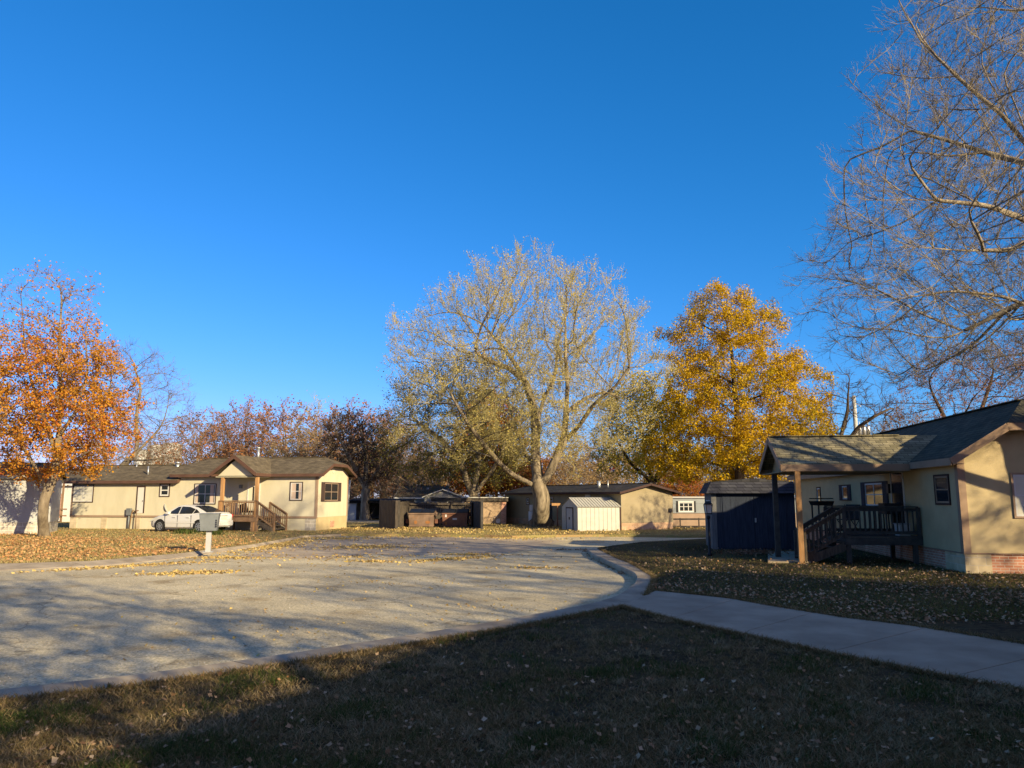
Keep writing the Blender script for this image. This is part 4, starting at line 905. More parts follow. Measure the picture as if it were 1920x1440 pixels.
b = MB(); b.tube([(.07, -.08, .33), (.07, .1, .33)], [.15, .15], 14); b.build('dial_case', M_white, oD2)
# blue-grey home behind the enclosure, with dishes on its roof
oJ = empty('house', (-11.2, 74, 0), 0, 'blue-grey house with a grey front gable and dark carport behind the enclosure', 'house')
Z = lambda py, Y=74: EYE + (932 - py) / F * Y
X = lambda px, Y=74: (px - 960) / F * Y / .99 + 11.2
b = MB(); b.box(X(747), 0, -.1, X(870), 8, Z(931)); b.build('wall', M_grsid2, oJ)
gable_roof(oJ, X(744), X(845), 8, Z(932), Z(919.5) + .5, .3, M_shA, M_white)
xg = (X(802), X(838), X(876))
b = MB(); b.prism([(xg[0] + .2, 0), (xg[2] - .2, 0), (xg[2] - .2, Z(931)), (xg[1], Z(919.5)), (xg[0] + .2, Z(931))], 'y', -3, 0); b.build('front_gable', M_grsid, oJ)
b = MB()
for x, s in ((xg[0], -1), (xg[2], 1)):
    b.beam((x, -1.7, Z(932.5)), (xg[1], -1.7, Z(918.5)), 3.2, .08, up=(0, 0, 1))
b.build('gable_roof', M_white, oJ)
b = MB(); b.prism([(X(822), Z(932.5)), (X(884), Z(934)), (X(884), Z(939)), (X(824), Z(939))], 'y', -6, -3.3); b.build('carport_roof', M_shD, oJ)
for x in (X(826), X(850), X(880)):
    b = MB(); b.box(x, -5.9, 0, x + .1, -5.8, Z(939)); b.build('carport_post', M_white, oJ)
b = MB(); b.tube([(X(803), 1, Z(918)), (X(803), 1, Z(914.5))], .12, 8); b.build('roof_pipe', M_white, oJ)
for px, py, s in ((848, 910, 1.0), (870, 919, .6)):
    c = Vector((X(px), -1.5, Z(py))); o = MB(); nrm = Vector((.9, -.3, .25)).normalized(); u = nrm.cross(Vector((0, 0, 1))).normalized(); v = u.cross(nrm); k = 14
    for rr_ in ((.01, .25), (.25, .5)):
        for j in range(k):
            t0, t1 = 2 * math.pi * j / k, 2 * math.pi * (j + 1) / k
            o.face([c + (u * math.cos(t) + v * 1.2 * math.sin(t)) * r * s + nrm * r * r * .5 for t, r in ((t0, rr_[0]), (t1, rr_[0]), (t1, rr_[1]), (t0, rr_[1]))])
    o.tube([c - v * .3, (X(px) - .3, -1.5, Z(py + 9))], .03, 6); o.tube([c, c + nrm * .6 - v * .2], .025, 6)
    dd = o.build('satellite_dish', M_white, None); dd.location = (-11.2, 74, 0); tag(dd, ('large' if s == 1 else 'smaller') + ' satellite dish on the roof of the blue-grey house' + (', at the gable peak' if s == 1 else ', at its right eave'), 'satellite dish')
# open garage with ladder and a second white car
oK = empty('garage', (-13.95, 66, LAWN), 0, 'open dark garage left of the enclosure with a ladder inside', 'garage')
Z = lambda py, Y=66: EYE - LAWN + (932 - py) / F * Y
b = MB(); wK = 4.6
b.box(0, 0, 0, .75, 5, Z(941)); b.box(.75, 4.9, 0, wK, 5, Z(941)); b.box(wK - .1, 0, 0, wK, 4.9, Z(941)); b.build('wall', M_grsid2, oK)
b = MB(); b.prism([(0, Z(943)), (0, Z(938)), (4.5, Z(935)), (5.4, Z(935)), (5.4, Z(940)), (4.5, Z(943))], 'x', -.2, wK + .4); b.build('roof', M_shD, oK)
b = MB(); b.box(-.25, -.2, Z(943), wK + .4, -.01, Z(938)); b.build('fascia', M_void, oK)
oK2 = empty('ladder', (-12.7, 66.6, LAWN), 0, 'wooden ladder leaning inside the open garage', 'ladder')
b = MB()
for s in (0, .45): b.beam((0 + s, 0, 0), (.75 + s, .6, 1.7), .05, .07)
for k in range(5): b.beam((.15 * k + .1, .12 * k, .34 * k + .2), (.15 * k + .5, .12 * k, .34 * k + .2), .04, .04)
b.build('rails', M_woodg, oK2)
c2 = copy_tree(car); c2.location = (-10.4, 69.5, LAWN); c2.rotation_euler = (0, 0, R(92)); c2['label'] = 'second white car, nose-in inside the open garage, only its tail showing'
# white home further left
oR = empty('mobile_home', (-22.0, 80, LAWN), 0, 'white trailer with a rust-brown roof far behind the end of the cream home', 'mobile home')
b = MB(); b.box(0, 0, 0, 5.8, 4, 1.35); b.build('wall', M_grsid, oR); b = MB(); b.box(-.2, -.2, 1.35, 6.0, 4.2, 1.7); b.build('roof', M_rust2, oR); window(oR, (4.9, 0, .75), 0, .6, .5)
p = AT(656.5, 900, 62); oU = empty('flag_pole', (p[0] - .2, 62, LAWN), 0, 'plain pale pole standing just behind the right end of the cream home', 'pole')
b = MB(); b.tube([(0, 0, 0), (.2, 0, p[2] - LAWN)], .07, 8); b.build('pole', M_grsid, oU)
# grey-white trailer between the tan home and the dark shed
oV = empty('mobile_home', (9.3, 50.5, LAWN), 3, 'grey-white trailer with a black-shuttered window behind a low dark rail fence', 'mobile home')
Z = lambda py, Y=50.5: EYE - LAWN + (932 - py) / F * Y
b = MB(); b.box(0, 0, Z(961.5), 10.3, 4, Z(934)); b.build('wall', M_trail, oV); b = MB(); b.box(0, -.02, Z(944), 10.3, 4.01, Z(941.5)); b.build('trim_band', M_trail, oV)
b = MB(); b.box(.05, .05, -.1, 10.2, 3.9, Z(961.6)); b.build('skirting', M_trim, oV); b = MB(); b.box(-.1, -.12, Z(934), 10.4, 4.1, Z(931)); b.build('roof', M_grsid, oV)
window(oV, (1.55, 0, Z(958.5)), 0, .92, .62, cols=3, rows=2, casing=M_white, shutters=(.12, M_black))
oV2 = empty('rail_fence', (9.4, 49.3, LAWN), 3, 'low dark rail fence in front of the grey-white trailer', 'fence')
for i in range(5):
    b = MB(); b.box(i * 1.2, -.04, 0, i * 1.2 + .06, .04, .62); b.build('post', M_woodd, oV2)
b = MB(); b.box(-.1, -.06, .5, 5.2, -.041, .6); b.box(-.1, -.06, .02, 5.2, -.041, .14); b.build('rail', M_woodd, oV2)
# utility pole with transformers
p = AT(1598, 742, 60); oX = empty('utility_pole', (p[0] + .1, 60, LAWN), 0, 'wooden utility pole with three grey transformers behind the right porch roof', 'utility pole')
b = MB(); b.tube([(.05, 0, 0), (0, 0, p[2] - LAWN)], [.2, .15], 10); b.build('pole', M_offw, oX)
for dx in (.28, .62, .95):
    b = MB(); b.tube([(dx, -.05, 6.6), (dx, -.05, 7.35), (dx, -.05, 7.45)], [.15, .15, .08], 12); b.tube([(dx, -.05, 7.45), (dx, -.05, 7.8)], .035, 6); b.build('transformer', M_galv, oX)
b = MB(); b.tube([(0, 0, 9.3), (.5, 0, 9.0), (.55, 0, 8.9)], .03, 6); b.build('bracket', M_galv, oX)
b = MB(); 
for z in (9.2, 8.4, 7.9):
    pts = [(t * 40, t * 6, z - 3.0 * t * (1 - t) * .5) for t in [i / 10 for i in range(11)]]; b.tube(pts, .012, 4)
b.build('wire', M_black, oX)

# ------------------------------------------------------------------ trees: branches grow towards points filling the crown
def nrmz(a): return a / np.maximum(np.linalg.norm(a, axis=-1, keepdims=True), 1e-9)
def crown_points(profile, n, rg, shell=.45, clumps=0, csize=1.0, zpow=1.0):
    """profile: list of (z, radius, cx, cy)"""
    P = np.array(profile, float); z = rg.uniform(P[0, 0], P[-1, 0], n * 6); r = np.interp(z, P[:, 0], P[:, 1])
    keep = rg.random(len(z)) < (r / P[:, 1].max()) ** 2; z, r = z[keep], r[keep]
    a = rg.uniform(0, 2 * np.pi, len(z)); q = rg.random(len(z)) ** shell
    lump = 1 + .10 * np.sin(3 * a + z * .9) + .08 * np.sin(5 * a - z * 1.7)
    pts = np.stack([np.interp(z, P[:, 0], P[:, 2]) + r * q * lump * np.cos(a), np.interp(z, P[:, 0], P[:, 3]) + r * q * lump * np.sin(a), z], 1)
    if clumps and len(pts):
        c = pts[rg.integers(0, len(pts), clumps)]
        d = np.linalg.norm(pts[:, None] - c[None], axis=2).min(1); pts = pts[(d < csize) | (rg.random(len(pts)) < .12)]
    return pts[:n]
def grow(seeds, att, step, di, dk, iters, rg, up=.05, jit=.25):
    """seeds: list of polylines (first = trunk). later ones start at the nearest existing node"""
    pos = []; par = []
    for k, pl in enumerate(seeds):
        pl = [np.array(p, float) for p in pl]
        if k == 0: pos.append(pl[0]); par.append(-1); last = 0
        else: last = int(np.argmin([np.sum((q - pl[0]) ** 2) for q in pos]))
        for p in pl[1:] if k == 0 else pl:
            s0 = pos[last]; L = np.linalg.norm(p - s0); m = max(1, int(L / step)); off = rg.normal(0, .012 * L, 3)
            for i in range(1, m + 1):
                t = i / m; pos.append(s0 + (p - s0) * t + off * math.sin(math.pi * t)); par.append(last); last = len(pos) - 1
    pos = np.array(pos); par = list(par); nch = np.zeros(len(pos), int)
    for p in par:
        if p >= 0: nch[p] += 1
    D = np.full(len(att), 1e9); I = np.zeros(len(att), int)
    def upd(new, base):
        nonlocal D, I
        for s in range(0, len(new), 400):
            q = new[s:s + 400]; d = np.linalg.norm(att[:, None] - q[None], axis=2); j = d.argmin(1); m = d[np.arange(len(att)), j]; w = m < D; D[w] = m[w]; I[w] = base + s + j[w]
    upd(pos, 0); alive = D > dk
    for it in range(iters):
        sel = alive & (D < di)
        if not sel.any(): break
        ids = I[sel]; vec = nrmz(att[sel] - pos[ids]); acc = np.zeros((len(pos), 3)); np.add.at(acc, ids, vec)
        u = np.unique(ids); u = u[nch[u] < 3]
        if not len(u): break
        pd = np.array([pos[i] - pos[par[i]] if par[i] >= 0 else (0, 0, 1) for i in u]); 
        d = nrmz(nrmz(acc[u]) + .35 * nrmz(pd) + np.array([0, 0, up]) + rg.normal(0, jit, (len(u), 3)) * .5)
        new = pos[u] + d * step; base = len(pos); pos = np.vstack([pos, new]); par += list(u); nch[u] += 1; nch = np.r_[nch, np.zeros(len(u), int)]
        upd(new, base); alive &= D > dk
    return pos, np.array(par)
def radii(pos, par, rtip, rbase, lo=1.6, hi=4.0):
    n = len(pos)
    def calc(e):
        a = np.zeros(n)
        for i in range(n - 1, -1, -1):
            if a[i] == 0: a[i] = rtip ** e
            if par[i] >= 0: a[par[i]] += a[i]
        return a ** (1 / e)
    for _ in range(18):
        m = (lo + hi) / 2; r = calc(m)
        if r[0] > rbase: lo = m
        else: hi = m
    return r
def tubes(pos, par, rad, rmin, flare=None):
    """limb mesh for nodes thicker than rmin"""
    n = len(pos); ch = [[] for _ in range(n)]
    for i in range(n):
        if par[i] >= 0: ch[par[i]].append(i)
    V = []; Fq = []; stack = [(0, -1)]; nv = 0
    while stack:
        s, p = stack.pop(); chain = ([p] if p >= 0 else []) + [s]; cur = s
        while ch[cur]:
            c = sorted(ch[cur], key=lambda k: -rad[k]); 
            for k in c[1:]:
                if rad[k] >= rmin: stack.append((k, cur))
            if rad[c[0]] < rmin: 
                chain.append(c[0]); break
            cur = c[0]; chain.append(cur)
        if len(chain) < 2: continue
        P = pos[chain]; r = rad[chain].copy()
        if p >= 0: r[0] = r[1] * 1.05
        if len(P) > 2:
            Q = P.copy(); Q[1:-1] = .5 * P[1:-1] + .25 * (P[:-2] + P[2:]); P = Q
        R0 = r[:].max(); k = 14 if R0 > .22 else 8 if R0 > .08 else 5 if R0 > .03 else 3
        T = np.gradient(P, axis=0); T = nrmz(T); ref = np.array([1., 0, 0]) if abs(T[0][0]) < .8 else np.array([0, 1., 0])
        A = nrmz(ref - T * (T @ ref)[:, None]); Bv = np.cross(T, A); th = np.arange(k) * 2 * np.pi / k
        rr = r[:, None] * np.ones(k)
        if k >= 8: rr = rr * (1 + .07 * np.sin(3 * th + 1)[None] * np.ones((len(P), 1)) + rng.normal(0, .035, (len(P), k)))
        if flare and p < 0:
            h = P[:, 2] - P[0, 2]; rr *= (1 + flare * np.exp(-h / .35))[:, None] * (1 + .25 * np.exp(-h / .35)[:, None] * np.sin(5 * th)[None])
        ring = P[:, None] + rr[..., None] * (np.cos(th)[None, :, None] * A[:, None] + np.sin(th)[None, :, None] * Bv[:, None])
        V.append(ring.reshape(-1, 3)); m = len(P); i = np.arange(m - 1)[:, None] * k; j = np.arange(k)[None]; j2 = (j + 1) % k
        Fq.append((nv + np.stack([i + j, i + j2, i + k + j2, i + k + j], -1)).reshape(-1, 4)); nv += m * k
    return np.vstack(V), np.vstack(Fq)
def twigmesh(P0, D, L, r, rg, bend=.3, up=.3, side=2, k=3):
    """tapered two-piece twigs with side twigs; returns verts, quads and leaf anchor points"""
    V = []; Q = []; anchors = []; base = 0
    def add(P0, D, L, r):
        nonlocal base
        n = len(P0); D1 = nrmz(D); D2 = nrmz(D1 + rg.normal(0, bend, (n, 3)) + np.array([0, 0, up]) * .5)
        P1 = P0 + D1 * (L * .5)[:, None]; P2 = P1 + D2 * (L * .5)[:, None]; ref = nrmz(rg.normal(0, 1, (n, 3)))
        A = nrmz(np.cross(D1, ref)); B_ = np.cross(D1, A); th = np.arange(k) * 2 * np.pi / k
        rings = [Pq[:, None] + (r * f)[:, None, None] * (np.cos(th)[None, :, None] * A[:, None] + np.sin(th)[None, :, None] * B_[:, None]) for Pq, f in ((P0, 1), (P1, .75), (P2, .4))]
        V.append(np.stack(rings, 1).reshape(-1, 3)); o = base + np.arange(n)[:, None, None] * 3 * k; s = np.arange(2)[None, :, None] * k; j = np.arange(k)[None, None]; j2 = (j + 1) % k
        Q.append(np.stack([o + s + j, o + s + j2, o + s + k + j2, o + s + k + j], -1).reshape(-1, 4)); base += n * 3 * k
        return D1, D2, P1, P2
    D1, D2, P1, P2 = add(P0, D, L, r)
    for t in (.35, .7, 1.0): anchors.append(P1 + (P2 - P1) * t)
    anchors.append(P1)
    for s in range(side):
        t = rg.uniform(.15, .9, len(P0))[:, None]; st = np.where(t < .5, P0 + (P1 - P0) * t * 2, P1 + (P2 - P1) * (t - .5) * 2)
        d = nrmz(D1 + rg.normal(0, .7, D1.shape)); _, _, a1, a2 = add(st, d, L * rg.uniform(.3, .6, len(L)), r * .6); anchors += [a1, a2]
    return np.vstack(V), np.vstack(Q), np.vstack(anchors)
def leafquads(C, size, rg, flat=0.0, asp=.75):
    n = len(C); N = nrmz(rg.normal(0, 1, (n, 3)) + np.array([0, 0, flat * 3])); a = nrmz(np.cross(N, nrmz(rg.normal(0, 1, (n, 3))))); b_ = np.cross(N, a)
    s = (size * rg.uniform(.65, 1.25, n) / 2)[:, None]; cup = N * s * .25
    V = np.stack([C - a * s, C - b_ * s * asp + cup, C + a * s, C + b_ * s * asp + cup], 1).reshape(-1, 3)
    return V, np.arange(n * 4).reshape(-1, 4)
def make_tree(base, seeds, profile, natt, label, seed=1, step=.4, di=4.0, dk=.7, rtip=.012, rbase=.4, rmin=.02, iters=90, up=.05, jit=.25, shell=.45, clumps=0, csize=1.2,
              ntw=2, twl=.7, twr=.007, twup=.3, side=2, twcap=16000, nleaf=0, leafs=.1, bark=None, twigm=None, leafm=None, leafmask=None, leafjit=.15, cat='tree', group=None, flare=.5, name='tree', wspread=.7, leafflat=0.0, clust=1.0):
    rg = np.random.default_rng(seed); base = np.array(base, float)
    S_ = [[np.array(p) - base for p in pl] for pl in seeds]; prof = [(z - base[2], r, cx - base[0], cy - base[1]) for z, r, cx, cy in profile]
    att = crown_points(prof, natt, rg, shell, clumps, csize)
    pos, par = grow(S_, att, step, di, dk, iters, rg, up, jit); rad = radii(pos, par, rtip, rbase)
    V, Q = tubes(pos, par, rad, rmin, flare)
    o = empty(name, tuple(base), 0, label, cat, group)
    npmesh('trunk', V, [Q], bark, o, smooth=True)
    # fine branches below rmin become part of the crown, with twigs
    thin = np.where((rad < rmin * 1.6) & (par >= 0))[0]
    Vs = []; Qs = []; mi = []; off = 0
    sel = np.where((rad < rmin) & (par >= 0))[0]
    if len(sel):
        P0 = pos[par[sel]]; P1 = pos[sel]; d = nrmz(P1 - P0); k = 3; A = nrmz(np.cross(d, np.array([.3, .5, .81]))); B_ = np.cross(d, A); th = np.arange(k) * 2 * np.pi / k
        r0 = np.minimum(rad[par[sel]], rmin); r1 = rad[sel]
        rings = [Pq[:, None] + rq[:, None, None] * (np.cos(th)[None, :, None] * A[:, None] + np.sin(th)[None, :, None] * B_[:, None]) for Pq, rq in ((P0, r0), (P1, r1))]
        Vx = np.stack(rings, 1).reshape(-1, 3); oo = np.arange(len(sel))[:, None] * 6; j = np.arange(3)[None]; j2 = (j + 1) % 3
        Vs.append(Vx); Qs.append(np.stack([oo + j, oo + j2, oo + 3 + j2, oo + 3 + j], -1).reshape(-1, 4)); mi.append(np.zeros(len(Qs[-1]))); off += len(Vx)
    src = np.repeat(thin, ntw); 
    if len(src) > twcap: src = rg.choice(src, twcap, replace=False)
    cen = np.average(pos, axis=0); pd = nrmz(pos[src] - pos[par[src]]); outw = nrmz(pos[src] - cen)
    D = nrmz(pd * .9 + outw * .35 + rg.normal(0, wspread, pd.shape) * .75 + np.array([0, 0, twup])); L = twl * rg.uniform(.45, 1.15, len(src))
    Vt, Qt, anc = twigmesh(pos[src], D, L, twr * rg.uniform(.8, 1.3, len(src)), rg, side=side, up=twup)
    Vs.append(Vt); Qs.append(Qt + off); mi.append(np.zeros(len(Qt))); off += len(Vt)
    if nleaf:
        if clust < 1: anc = anc[rg.random(len(anc)) < clust]
        a = anc[rg.integers(0, len(anc), int(nleaf * 1.0))] + rg.normal(0, leafjit, (int(nleaf), 3))
        if leafmask is not None: a = a[rg.random(len(a)) < leafmask(a + base)]
        Vl, Ql = leafquads(a, leafs, rg, leafflat); Vs.append(Vl); Qs.append(Ql + off); mi.append(np.ones(len(Ql))); off += len(Vl)
    npmesh('crown', np.vstack(Vs), [np.vstack(Qs)], [twigm or bark, leafm or bark], o, np.concatenate(mi))
    return o
def pp(px, py, Y, dy=0): x, y, z = AT(px, py, Y + dy); return (x, y, z)
def prof(pts, Y, dY=0):
    """(py, px_left, px_right) of the crown outline seen in the photo, at distance Y -> (z, radius, cx, cy), bottom first"""
    out = []
    for py, a, c in sorted(pts, key=lambda t: -t[0]):
        m = AT((a + c) / 2, py, Y); out.append((m[2], (c - a) / 2 / F * Y, m[0], Y + dY))
    return out

M_barkg = barkmat('grey_brown_bark', (.13, .10, .07), (.27, .22, .155)); M_barkl = barkmat('light_grey_bark', (.13, .105, .075), (.34, .28, .20))
M_barkm = barkmat('mid_brown_grey_bark', (.09, .07, .048), (.27, .22, .15)); M_barkb = barkmat('pale_limb_bark', (.18, .14, .10), (.36, .30, .21)); M_barkd = barkmat('dark_bark', (.05, .038, .028), (.11, .085, .06)); M_twigl = mk('pale_twig', (.25, .21, .085), (.40, .34, .15), scale=.5)
M_twigg = mk('grey_brown_twig', (.13, .10, .065), (.24, .19, .13), scale=.5); M_twigb = mk('tan_grey_twig', (.20, .16, .10), (.34, .285, .19), scale=.5); M_twigr = mk('reddish_twig', (.15, .095, .06), (.27, .18, .115), scale=.5)
M_twigd = mk('dark_twig', (.04, .03, .025), (.09, .065, .05), scale=.5)
L_orange = leafmat('orange_maple_leaf', [(.36, .07, .05), (.40, .12, .035), (.50, .20, .03), (.56, .29, .03), (.42, .20, .04), (.24, .09, .035)], clump=.45, cscale=.3)
L_gold = leafmat('golden_oak_leaf', [(.11, .12, .02), (.30, .25, .02), (.58, .38, .018), (.64, .40, .018), (.48, .29, .018), (.22, .19, .02)], clump=.5, cscale=.28)
L_pale = leafmat('pale_yellow_leaf', [(.36, .30, .09), (.60, .50, .15), (.52, .42, .12), (.34, .26, .10), (.62, .50, .10)], clump=.3)
L_yel = leafmat('yellow_leaf', [(.40, .34, .05), (.60, .48, .06), (.62, .46, .05), (.36, .34, .05)], clump=.3)
L_green = leafmat('olive_leaf', [(.10, .11, .03), (.20, .18, .04), (.28, .22, .05), (.16, .11, .03)], clump=.3)
L_redd = leafmat('red_orange_leaf', [(.34, .06, .03), (.42, .12, .03), (.40, .20, .04), (.22, .15, .04)], clump=.5)
L_rust = leafmat('rust_leaf', [(.30, .12, .06), (.38, .16, .06), (.26, .13, .07), (.42, .22, .09)], clump=.4)
L_tan = leafmat('tan_brown_leaf', [(.24, .15, .08), (.36, .24, .11), (.30, .20, .09), (.42, .28, .10)], clump=.4)
L_dark = leafmat('dark_brown_leaf', [(.05, .035, .025), (.09, .055, .035), (.16, .08, .04), (.07, .06, .03)], clump=.3)
L_bud = leafmat('reddish_bud', [(.24, .12, .08), (.34, .18, .12), (.20, .13, .09)])

# big silver maple in the middle
Y4 = 49.6; b4 = (*G(1014, 988, LAWN), LAWN)
P4 = lambda px, py, d=0: pp(px, py, Y4 + d, 0)
seeds = [[b4, P4(1014, 950), P4(1016, 925)],
         [P4(1004, 912), P4(965, 893, -1), P4(930, 862, -2), P4(900, 825, -3), P4(868, 780, -4), P4(842, 735, -4.5)],
         [P4(1010, 905), P4(1003, 860, .5), P4(1005, 810, 1), P4(1000, 765, 1), P4(985, 715, 1.5), P4(950, 660, 2), P4(915, 620, 2.5)],
         [P4(1003, 800, 1), P4(1020, 745, 2.5), P4(1042, 700, 3.5), P4(1046, 650, 4)],
         [P4(1020, 905), P4(1040, 865, -.5), P4(1056, 830, -.5), P4(1062, 770, -1), P4(1064, 715, -1.5), P4(1060, 650, -2)],
         [P4(1057, 830), P4(1085, 800, -1.5), P4(1112, 760, -2.5), P4(1150, 730, -3.5), P4(1180, 690, -4)],
         [P4(1066, 770, -1), P4(1100, 745, 1), P4(1130, 735, 2.5), P4(1165, 745, 4)],
         [P4(985, 715, 1.5), P4(955, 690, 0), P4(925, 680, -2), P4(890, 660, -4)],
         [P4(1002, 870, .5), P4(985, 850, 3), P4(965, 800, 5), P4(950, 740, 6.5)]]
big = make_tree(b4, seeds, prof([(880, 850, 1120), (850, 770, 1200), (800, 722, 1235), (740, 722, 1245), (680, 728, 1240), (620, 740, 1238), (580, 768, 1222), (545, 815, 1185), (510, 850, 1120), (488, 985, 1085), (468, 1020, 1065)], Y4), 3600,
    'huge spreading maple with sparse pale yellow leaves and thick forked trunk in the middle', 4, step=.42, di=5, dk=.62, rtip=.011, rbase=.50, rmin=.022, iters=110, up=.16, jit=.18, shell=.6, clumps=210, csize=1.2, clust=.35, ntw=3, twl=.95, twr=.0088, twup=.95, twcap=24000, nleaf=60000, leafs=.085,
    bark=M_barkm, twigm=M_twigl, leafm=L_pale, leafjit=.10, flare=.55, wspread=.5)
# orange maple at left
Y1 = 37.7; b1 = (*G(82, 1006, LAWN), LAWN); P1_ = lambda px, py, d=0: pp(px, py, Y1 + d, 0)
seeds = [[b1, P1_(79, 960), P1_(84, 930), P1_(96, 905), P1_(103, 880), P1_(108, 840), P1_(112, 780), P1_(112, 700), P1_(112, 620), P1_(115, 540)],
         [P1_(88, 920), P1_(70, 880, -.6), P1_(45, 840, -1), P1_(15, 800, -1.5)], [P1_(100, 890), P1_(128, 868, -.5), P1_(160, 850, -1), P1_(195, 830, -1.3)],
         [P1_(106, 850), P1_(85, 790, .8), P1_(60, 720, 1.4), P1_(45, 640, 1.4), P1_(40, 560, 1)], [P1_(110, 820), P1_(145, 770, .5), P1_(165, 700, .5), P1_(160, 620, .5)]]
zt1 = AT(0, 590, Y1)[2]; zb1 = AT(0, 720, Y1)[2]
make_tree(b1, seeds, prof([(905, 20, 130), (880, -30, 195), (840, -75, 235), (780, -85, 250), (720, -70, 238), (660, -45, 222), (600, -25, 195), (550, 0, 172), (515, 30, 158), (492, 95, 148)], Y1), 1900,
    'orange maple with leafy lower crown and thinning twiggy top beside the pale grey home', 5, step=.32, di=3, dk=.45, rtip=.008, rbase=.225, rmin=.014, iters=90, up=.18, jit=.2, clumps=150, csize=.9, clust=.3, ntw=3, twl=.5, twr=.006, twup=.35, twcap=15000, nleaf=56000, leafs=.115,
    bark=M_barkg, twigm=M_twigg, leafm=L_orange, leafmask=lambda a: np.clip(1.12 - (a[:, 2] - zb1) / (zt1 - zb1) * .95, .10, 1), leafjit=.13, flare=.12)
# golden oak
Y7 = 53; b7 = (*AT(1388, 990, Y7)[:2], LAWN); P7 = lambda px, py, d=0: pp(px, py, Y7 + d, 0)
seeds = [[b7, P7(1386, 900), P7(1382, 820), P7(1378, 740), P7(1372, 660), P7(1360, 590), P7(1346, 545)]]
for i, (px, py, qx, qy, dd) in enumerate([(1385, 880, 1270, 870, -2), (1385, 870, 1500, 860, -2), (1384, 850, 1420, 820, -5), (1383, 830, 1280, 800, 3), (1382, 810, 1530, 800, 1), (1380, 780, 1300, 730, -3), (1378, 760, 1470, 740, -3), (1377, 720, 1290, 690, 2), (1374, 690, 1500, 690, 1), (1372, 650, 1310, 610, -1), (1368, 640, 1440, 600, 0)]):
    seeds.append([P7(px, py), P7((px + qx) / 2, (py + qy) / 2 - 8, dd / 2), P7(qx, qy - 5, dd)])
make_tree(b7, seeds, prof([(905, 1270, 1500), (880, 1222, 1560), (840, 1226, 1572), (800, 1216, 1562), (760, 1226, 1545), (715, 1238, 1535), (690, 1238, 1515), (650, 1240, 1482), (620, 1236, 1488), (585, 1268, 1465), (560, 1278, 1440), (545, 1310, 1395), (530, 1332, 1362)], Y7), 2500,
    'golden-yellow oak with a dense layered crown behind the dark shed', 6, step=.36, di=3.2, dk=.5, rtip=.010, rbase=.30, rmin=.02, iters=80, up=.02, jit=.25, shell=.5, clumps=120, csize=.85, ntw=3, twl=.55, twr=.007, twup=.12, twcap=12000, nleaf=140000, leafs=.12, clust=.6,
    bark=M_barkd, twigm=M_twigd, leafm=L_gold, leafjit=.16, flare=.3, leafflat=.3)
# big bare tree at the right edge
b10 = (16.6, 17.0, LAWN); c10 = 17.0
Q = lambda px, py, Y: pp(px, py, Y, 0)
seeds = [[b10, (16.5, 17, 1.5), (16.3, 17, 3.2), (15.9, 16.9, 5.0)],
         [(16.3, 17, 3.4), (14.8, 16.4, 4.6), Q(1990, 600, 15.9), Q(1880, 555, 15.5), Q(1780, 545, 15.2), Q(1690, 560, 15)],
         [(16.0, 17, 4.6), (14.6, 16.6, 6.4), Q(1960, 430, 16), Q(1850, 385, 15.5), Q(1740, 375, 15.2), Q(1630, 375, 15)],
         [(15.9, 17, 5.2), (14.9, 16.8, 7.6), Q(1980, 330, 16.5), Q(1880, 215, 16.3), Q(1780, 130, 16), Q(1720, 70, 16)],
         [(15.8, 17, 5.6), (15.3, 17, 9), Q(2010, 100, 17), Q(1950, 0, 17)], [(15.9, 17, 5), (16.5, 18, 8), (17, 18.5, 11), (17, 19, 13)],
         [Q(1990, 600, 15.9), Q(1930, 560, 16.8), Q(1850, 600, 17.2), Q(1760, 640, 17.4)], [Q(1960, 430, 16), Q(1890, 470, 14.6), Q(1800, 470, 14), Q(1700, 460, 13.6)],
         [Q(1980, 330, 16.5), Q(1900, 300, 17.4), Q(1800, 270, 17.8), Q(1690, 240, 18)]]
r10 = random.Random(4)
for pl in [seeds[i] for i in (1, 2, 3, 4, 6, 7, 8)]:      # side limbs sweeping outwards and up from each main limb
    for i in range(1, len(pl) - 1):
        for u in (.15, .5, .85):
            a_, c_ = Vector(pl[i]), Vector(pl[i + 1]); q_ = a_.lerp(c_, u); d_ = (c_ - a_).normalized()
            for sg in (1, -1):
                if r10.random() < .2: continue
                pv = Vector((0, r10.uniform(-.8, .8), sg * r10.uniform(.45, .9))); e_ = (d_ + pv).normalized(); L_ = r10.uniform(1.0, 2.3) * (1.1 - .12 * i)
                seeds.append([tuple(q_), tuple(q_ + e_ * L_ * .5), tuple(q_ + (e_ + Vector((-.1, 0, .14))).normalized() * L_)])
make_tree(b10, seeds, prof([(700, 1650, 2380), (660, 1600, 2420), (600, 1560, 2440), (520, 1545, 2460), (440, 1540, 2480), (370, 1532, 2480), (290, 1560, 2460), (200, 1600, 2440), (110, 1640, 2420), (20, 1680, 2380), (-80, 1740, 2320), (-200, 1850, 2200)], 16.2), 6500,
    'large bare grey-brown tree reaching in from the right edge over the tan home', 9, step=.26, di=3.2, dk=.36, rtip=.0055, rbase=.29, rmin=.010, iters=140, up=.09, jit=.14, shell=.65, ntw=4, twl=.5, twr=.0042, twup=.4, side=3, twcap=42000, nleaf=9000, leafs=.026,
    bark=M_barkb, twigm=M_twigb, leafm=L_bud, leafjit=.01, flare=.4, wspread=.6)
